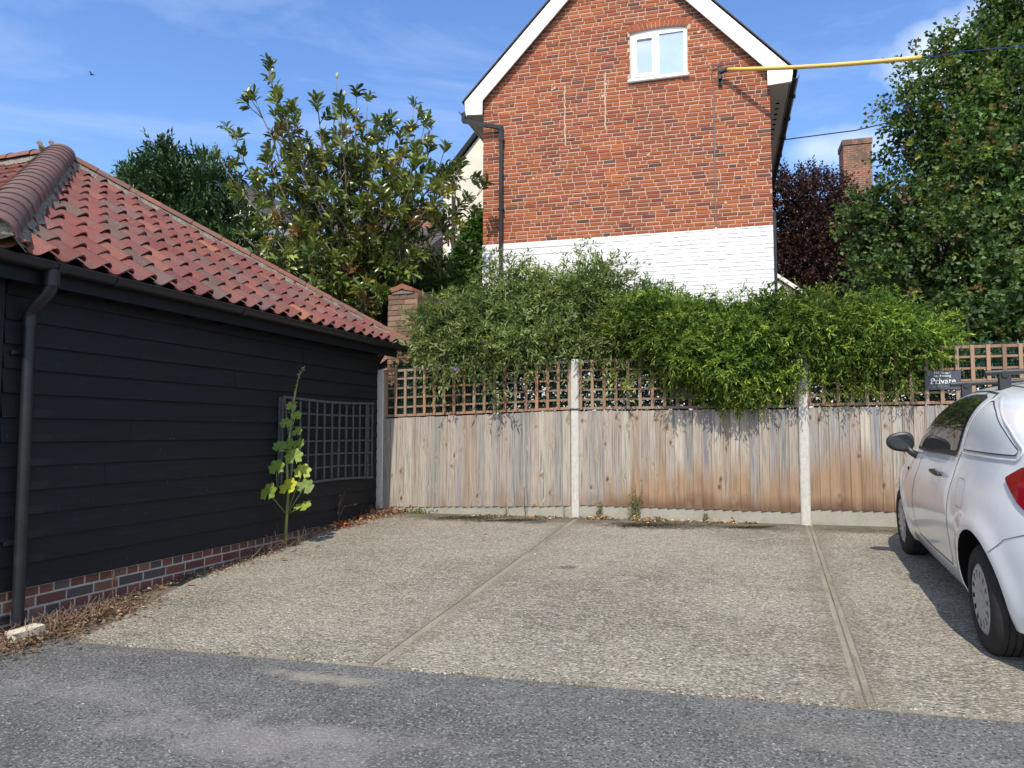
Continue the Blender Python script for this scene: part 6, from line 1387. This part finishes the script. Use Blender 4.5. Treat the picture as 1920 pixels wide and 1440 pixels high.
for wx in (1.25, -1.25):
    for (y0, y1) in ((.52, 1.1), (-1.1, -.52)):
        V, F = cyl_mesh(wx, y0, y1, .335, .345); ct = mkobj('cutter', V, F, M['well'], car, fix=True)
        md = body.modifiers.new('b', 'BOOLEAN'); md.object = ct; md.operation = 'DIFFERENCE'; md.solver = 'EXACT'
        try: md.material_mode = 'TRANSFER'
        except Exception: pass
        bpy.context.view_layer.update(); dg = bpy.context.evaluated_depsgraph_get(); nm_ = bpy.data.meshes.new_from_object(body.evaluated_get(dg)); body.modifiers.clear(); body.data = nm_; bpy.data.objects.remove(ct)
autosmooth(body, 38)
# wheel wells must be dark: any face deep inside the arches
me = body.data
dark = [i for i, mm_ in enumerate(me.materials) if mm_ and mm_.name.startswith('wheel_well')][0]
def panel(name, poly, m_, off=.003, ny=14, sides=(1, -1), grid=.03):
    """a panel lying on the body side; poly in (x, z)."""
    bm = bmesh.new(); vs = [bm.verts.new((x, 0, z)) for x, z in poly]; f = bm.faces.new(vs)
    xa = [p_[0] for p_ in poly]; za = [p_[1] for p_ in poly]
    x = min(xa) + grid
    while x < max(xa): bmesh.ops.bisect_plane(bm, geom=list(bm.verts) + list(bm.edges) + list(bm.faces), plane_co=(x, 0, 0), plane_no=(1, 0, 0)); x += grid
    z = min(za) + grid
    while z < max(za): bmesh.ops.bisect_plane(bm, geom=list(bm.verts) + list(bm.edges) + list(bm.faces), plane_co=(0, 0, z), plane_no=(0, 0, 1)); z += grid
    bm.verts.index_update(); out = []
    for s in sides:
        V = [CAR(v.co.x, s * (Wy(v.co.x, v.co.z) + off), v.co.z) for v in bm.verts]; F = [[v.index for v in f.verts] for f in bm.faces]
        o = mkobj(name, V, F, m_, car, smooth=True); out.append(o)
    bm.free(); return out
def rounded(poly, r=.04, n=4):
    out = []; N_ = len(poly)
    for i in range(N_):
        p0, p1, p2 = map(np.array, (poly[i - 1], poly[i], poly[(i + 1) % N_])); a_ = norm(p0 - p1); b_ = norm(p2 - p1); rr = min(r, np.linalg.norm(p0 - p1) * .45, np.linalg.norm(p2 - p1) * .45)
        for k in range(n + 1): t_ = k / n; q_ = (1 - t_) ** 2 * (p1 + a_ * rr) + 2 * t_ * (1 - t_) * p1 + t_ ** 2 * (p1 + b_ * rr); out.append(tuple(q_))
    return out
def ribbon(q, pts, wd, off, s=1, closed=False, th=.0):
    P_ = [np.array(p_) for p_ in pts]; 
    if closed: P_ = P_ + [P_[0]]
    R_ = []
    for a_, b_ in zip(P_[:-1], P_[1:]):
        k = max(1, int(np.linalg.norm(b_ - a_) / .03)); R_ += [a_ + (b_ - a_) * j / k for j in range(k)]
    R_.append(P_[-1]); V = []
    for i, p_ in enumerate(R_):
        d = R_[min(i + 1, len(R_) - 1)] - R_[max(i - 1, 0)]; d = d / (np.linalg.norm(d) + 1e-9); nn = np.array([-d[1], d[0]])
        for sg_ in (-1, 1):
            w_ = p_ + nn * sg_ * wd / 2; V.append(CAR(w_[0], s * (Wy(w_[0], w_[1]) + off), w_[1]))
        V.append(CAR(p_[0], s * (Wy(p_[0], p_[1]) + off + th), p_[1]))
    F = []
    for i in range(len(R_) - 1): b = i * 3; F += [(b, b + 2, b + 5, b + 3), (b + 2, b + 1, b + 4, b + 5)]
    q.add(V, F)
door_win = [(.62, 1.01), (.34, 1.20), (.02, 1.325), (-.22, 1.375), (-.50, 1.39), (-.60, 1.385), (-.59, 1.34), (-.44, 1.20), (-.70 + .07, 1.075)]
dwin = [(.60, 1.00), (.42, 1.13), (.22, 1.24), (.0, 1.325), (-.22, 1.375), (-.45, 1.395), (-.70, 1.40), (-.80, 1.385), (-.79, 1.33), (-.64, 1.07), (-.2, 1.045), (.2, 1.02)]
panel('window_frame', rounded([(.66, .985), (.46, 1.13), (.24, 1.255), (.0, 1.345), (-.24, 1.395), (-.47, 1.415), (-.72, 1.418), (-.83, 1.40), (-.82, 1.33), (-.665, 1.05), (-.2, 1.025), (.2, 1.0)], .015), M['trim'], .0025)
panel('side_window', rounded(dwin, .03), M['carglass'], .006)
qpoly = rounded([(-.955, 1.385), (-.80, 1.075), (-1.42, 1.105), (-1.43, 1.15), (-1.22, 1.29), (-1.05, 1.37)], .05)
qpoly = rounded([(-.965, 1.385), (-.80, 1.09), (-1.60, 1.125), (-1.625, 1.15), (-1.46, 1.235), (-1.2, 1.335), (-1.02, 1.385)], .03)
panel('quarter_panel', qpoly, M['paint'], .006)
for s in (1, -1):
    q = MB(); ribbon(q, qpoly, .006, .0065, s, True); 
    # door and other shut lines
    seamd = [(-.86, 1.425), (-.915, 1.40), (-.91, 1.35), (-.755, 1.07), (-.73, .92), (-.67, .75), (-.655, .55), (-.665, .40), (-.62, .345), (.0, .335), (.42, .345), (.52, .45), (.50, .65), (.40, .85), (.38, .975)]
    ribbon(q, [(.52, 1.12), (.38, 1.205), (.2, 1.30), (.0, 1.37), (-.24, 1.425), (-.6, 1.435)] + seamd, .008, .002, s)
    
    ribbon(q, rounded([(-.86, .93), (-.86, .76), (-1.02, .76), (-1.02, .93)], .04), .0025, .002, s, True)
    ribbon(q, [(.98, .66), (1.1, .80), (1.25, .88)], .006, .002, s)
    q.obj('panel_gaps', M['seam'], car); q = MB(); ribbon(q, [(-1.95, .80), (-1.80, .765), (-1.62, .70), (-1.50, .61)], .005, .002, s); q.obj('bumper_joint', M['cablegrey'], car)
    q = MB(); ribbon(q, [( .60, .985), (.2, .995), (-.2, 1.02), (-.69, 1.045)], .018, .006, s, False, .006); q.obj('window_seal', M['trim'], car)
    q = MB(); ribbon(q, [(x - .0, z) for x, z in rounded([(-.955, 1.41), (-.775, 1.07), (-1.62, 1.10), (-1.66, 1.155), (-1.48, 1.255), (-1.21, 1.355), (-1.02, 1.41)], .03)], .014, .003, s, True, .005); o = q.obj('panel_moulding', M['paint'], car, smooth=True)
    # handle
    q = MB(); yh = Wy(-.28, .90); q.tube([CAR(x, s * (Wy(x, .895) + .026), .895) for x in (-.44, -.38, -.30, -.22, -.16)], [.010, .015, .016, .015, .010], 8); q.tube([CAR(-.42, s * (yh - .01), .895), CAR(-.42, s * (yh + .025), .895)], .012, 6); q.tube([CAR(-.18, s * (yh - .01), .895), CAR(-.18, s * (yh + .025), .895)], .012, 6)
    q.obj('door_handle', M['trim'], car, smooth=True)
    # side repeater
    q = MB(); q.tube([CAR(.82, s * (Wy(.82, .80)), .80), CAR(.82, s * (Wy(.82, .80) + .006), .80)], .018, 8); q.obj('side_repeater', M['trim'], car)
    # rear lamp
    lampp = rounded([(-1.565, 1.01), (-1.67, 1.07), (-1.84, 1.055), (-1.925, .98), (-1.935, .85), (-1.88, .81), (-1.71, .90)], .02)
    lp_ = panel('tail_light', lampp, M['lampred'], .012, sides=(s,), grid=.025)[0]
    lq = panel('lamp_inner', rounded([(-1.74, .99), (-1.79, 1.025), (-1.85, 1.01), (-1.895, .95), (-1.895, .88), (-1.83, .88)], .02), M['lampdark'], .0135, sides=(s,), grid=.025)[0]; lq.parent = lp_
    q = MB(); ribbon(q, lampp, .012, .002, s, True); q.obj('lamp_surround', M['seam'], car)
    # bumper moulding
    q = MB(); ribbon(q, rounded([(-1.80, .725), (-1.83, .665), (-1.92, .65), (-1.97, .665), (-1.97, .725)], .02), .014, .003, s, True, .008); q.obj('bumper_moulding', M['paint'], car, smooth=True)
    # front lamp
    panel('headlight', rounded([(1.50, .80), (1.60, .66), (1.85, .60), (1.93, .68), (1.75, .80)], .03), M['mirror'], .006, sides=(s,), grid=.04)
    # mirror
    mr_ = MB(); mc0 = np.array([.66, .875, 1.03]); n1_, n2_ = 14, 20; V = []
    for i in range(n1_ + 1):
        ph = -math.pi / 2 + math.pi * i / n1_
        for j in range(n2_):
            th = 2 * math.pi * j / n2_; cy, cz_ = math.cos(th), math.sin(th); ex = .8
            yy = .102 * math.copysign(abs(cy) ** ex, cy) * math.cos(ph) ** .6; zz = .078 * math.copysign(abs(cz_) ** ex, cz_) * math.cos(ph) ** .6 * (1 - .22 * cy); xx = math.sin(ph) * (.075 if ph > 0 else .022)
            V.append(CAR(mc0[0] + xx, s * (mc0[1] + yy), mc0[2] + zz))
    F = [(i * n2_ + j, i * n2_ + (j + 1) % n2_, (i + 1) * n2_ + (j + 1) % n2_, (i + 1) * n2_ + j) for i in range(n1_) for j in range(n2_)]
    mr_.add(V, F); mr_.tube([CAR(.66, s * .83, .99), CAR(.65, s * .80, .945), CAR(.64, s * .75, .915)], [.028, .026, .034], 8); hs_ = mr_.obj('wing_mirror', M['trim'], car, smooth=True)
    q = MB(); V = [CAR(mc0[0] - .0245, s * (mc0[1] + .078 * math.copysign(abs(math.cos(t_)) ** .8, math.cos(t_))), mc0[2] + .057 * math.copysign(abs(math.sin(t_)) ** .8, math.sin(t_)) * (1 - .2 * math.cos(t_))) for t_ in np.linspace(0, 2 * math.pi, 25)[:-1]]
    q.add(V, [tuple(range(24))]); g_ = mkobj('mirror_glass', q.v, q.f, M['mirror'], car); g_.parent = hs_
# windscreen and rear glass as panels over the top surface
def top_panel(name, x0, x1, f0, m_, off=.004, nx=16, ny=16, wf=None):
    V = []; F = []
    for i in range(nx + 1):
        x = x0 + (x1 - x0) * i / nx; b, t_ = Bf(x), Tf(x); n = nexp(x); yb = low_w(x, b)
        for j in range(ny + 1):
            th0 = math.pi / 2 * f0; th = th0 + (math.pi - 2 * th0) * j / ny; z = b + (t_ - b) * math.sin(th) ** (2 / n); y = yb * abs(math.cos(th)) ** (2 / n) * (1 - .20 * (z - b)) * (1 if th < math.pi / 2 else -1)
            V.append(np.array(CAR(x, y, z)) + upv * off * 1.2 + fw * (off if x > 0 else -off))
    for i in range(nx):
        for j in range(ny): a_ = i * (ny + 1) + j; F.append((a_, a_ + 1, a_ + ny + 2, a_ + ny + 1))
    return mkobj(name, V, F, m_, car, smooth=True)
top_panel('windscreen', .14, .95, .50, M['carglass']); top_panel('rear_window', -1.60, -1.90, .52, M['carglass'])
q = MB()
for s in (1, -1):   # roof ditch lines
    V = []; pts_ = []
    for k in range(24):
        x = .1 - 1.55 * k / 23; f = .70; b, t_ = Bf(x), Tf(x); n = nexp(x); th = math.pi / 2 * f; z = b + (t_ - b) * math.sin(th) ** (2 / n); y = low_w(x, b) * math.cos(th) ** (2 / n) * (1 - .2 * (z - b)); pts_.append(CAR(x, s * y, z + .001))
    q.tube(pts_, .004, 5)
q.obj('roof_seams', M['seam'], car)
def wheel(x, s):
    w_ = MB(); prof = [(.190, .02), (.205, .0), (.235, -.002), (.262, .004), (.283, .016), (.294, .030)]
    tread = [(.297, .040), (.297, .060), (.290, .061), (.290, .068), (.298, .069), (.299, .092), (.291, .093), (.291, .102), (.299, .103), (.298, .126), (.290, .127), (.290, .134), (.297, .135), (.297, .150), (.283, .180), (.235, .195), (.19, .18)]
    pr = prof + tread; n = 64; yo = .815; V = []
    for k in range(n):
        th = 2 * math.pi * k / n
        for r, d in pr: V.append(CAR(x + r * math.cos(th), s * (yo - d), .299 + r * math.sin(th)))
    m2 = len(pr); F = [(k * m2 + j, k * m2 + j + 1, ((k + 1) % n) * m2 + j + 1, ((k + 1) % n) * m2 + j) for k in range(n) for j in range(m2 - 1)]
    w_.add(V, F); wo_ = w_.obj('wheel', M['tyre'], car); autosmooth(wo_, 30)
    # tread blocks
    h_ = MB()
    def ring(r0, y0, r1, y1, a0=0, a1=2 * math.pi, n=64, col=None):
        k = max(2, int(n * (a1 - a0) / (2 * math.pi))); V = []
        for i in range(k + 1):
            th = a0 + (a1 - a0) * i / k
            V.append(CAR(x + r0 * math.cos(th), s * (yo - y0), .299 + r0 * math.sin(th))); V.append(CAR(x + r1 * math.cos(th), s * (yo - y1), .299 + r1 * math.sin(th)))
        h_.add(V, [(2 * i, 2 * i + 1, 2 * i + 3, 2 * i + 2) for i in range(k)])
    ring(.001, .006, .045, .006); ring(.045, .006, .052, .012); ring(.052, .012, .115, .004); ring(.158, .004, .178, .006); ring(.178, .006, .196, .016)
    ns_ = 14
    for k in range(ns_):
        a0 = 2 * math.pi * k / ns_; ring(.115, .004, .158, .004, a0, a0 + 2 * math.pi / ns_ * .56); ring(.115, .004, .115, .02, a0, a0 + 2 * math.pi / ns_)
        for a_ in (a0, a0 + 2 * math.pi / ns_ * .56): h_.add([CAR(x + r * math.cos(a_), s * (yo - d), .299 + r * math.sin(a_)) for r, d in ((.115, .004), (.158, .004), (.158, .02), (.115, .02))], [(0, 1, 2, 3)])
    hc = h_.obj('hubcap', M['hub'], car); hc.parent = wo_
    b_ = MB(); V = [CAR(x + .185 * math.cos(2 * math.pi * k / 24), s * (yo - .03), .299 + .185 * math.sin(2 * math.pi * k / 24)) for k in range(24)]; b_.add(V, [tuple(range(24))]); bo = b_.obj('rim', M['well'], car); bo.parent = wo_
for x in (1.25, -1.25):
    for s in (1, -1): wheel(x, s)
# dark axle tubes under the body, between the wheels
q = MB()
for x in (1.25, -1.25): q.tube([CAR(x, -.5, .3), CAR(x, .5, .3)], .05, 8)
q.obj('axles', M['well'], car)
# roof bars
rb_ = thing('roof_bars', CAR(-.3, 0, 1.5), 'pair of black roof bars clamped across the white car roof', 'roof rack')
for x in (.16, -.76):
    q = MB(); zt = Tf(x) + .062; q.tube([CAR(x, -.60, zt), CAR(x, .60, zt)], .0165, 10)
    zf = next((z_ for z_ in np.linspace(1.5, 1.2, 120) if z_ < Tf(x) - .002 and up_w(x, z_) > .50), 1.4)
    for s in (-1, 1): q.hexa([CAR(x + dx, s * (y_ + dy), z_) for (z_, y_, w_) in ((zf - .006, .50, .03), (zt - .006, .50, .018)) for dx, dy in ((-w_, -.03), (w_, -.03), (w_, .03), (-w_, .03))]); q.tube([CAR(x - .03, s * .5, zt - .012), CAR(x + .03, s * .5, zt - .012)], .022, 6)
    q.obj('bar', M['trim'], rb_)
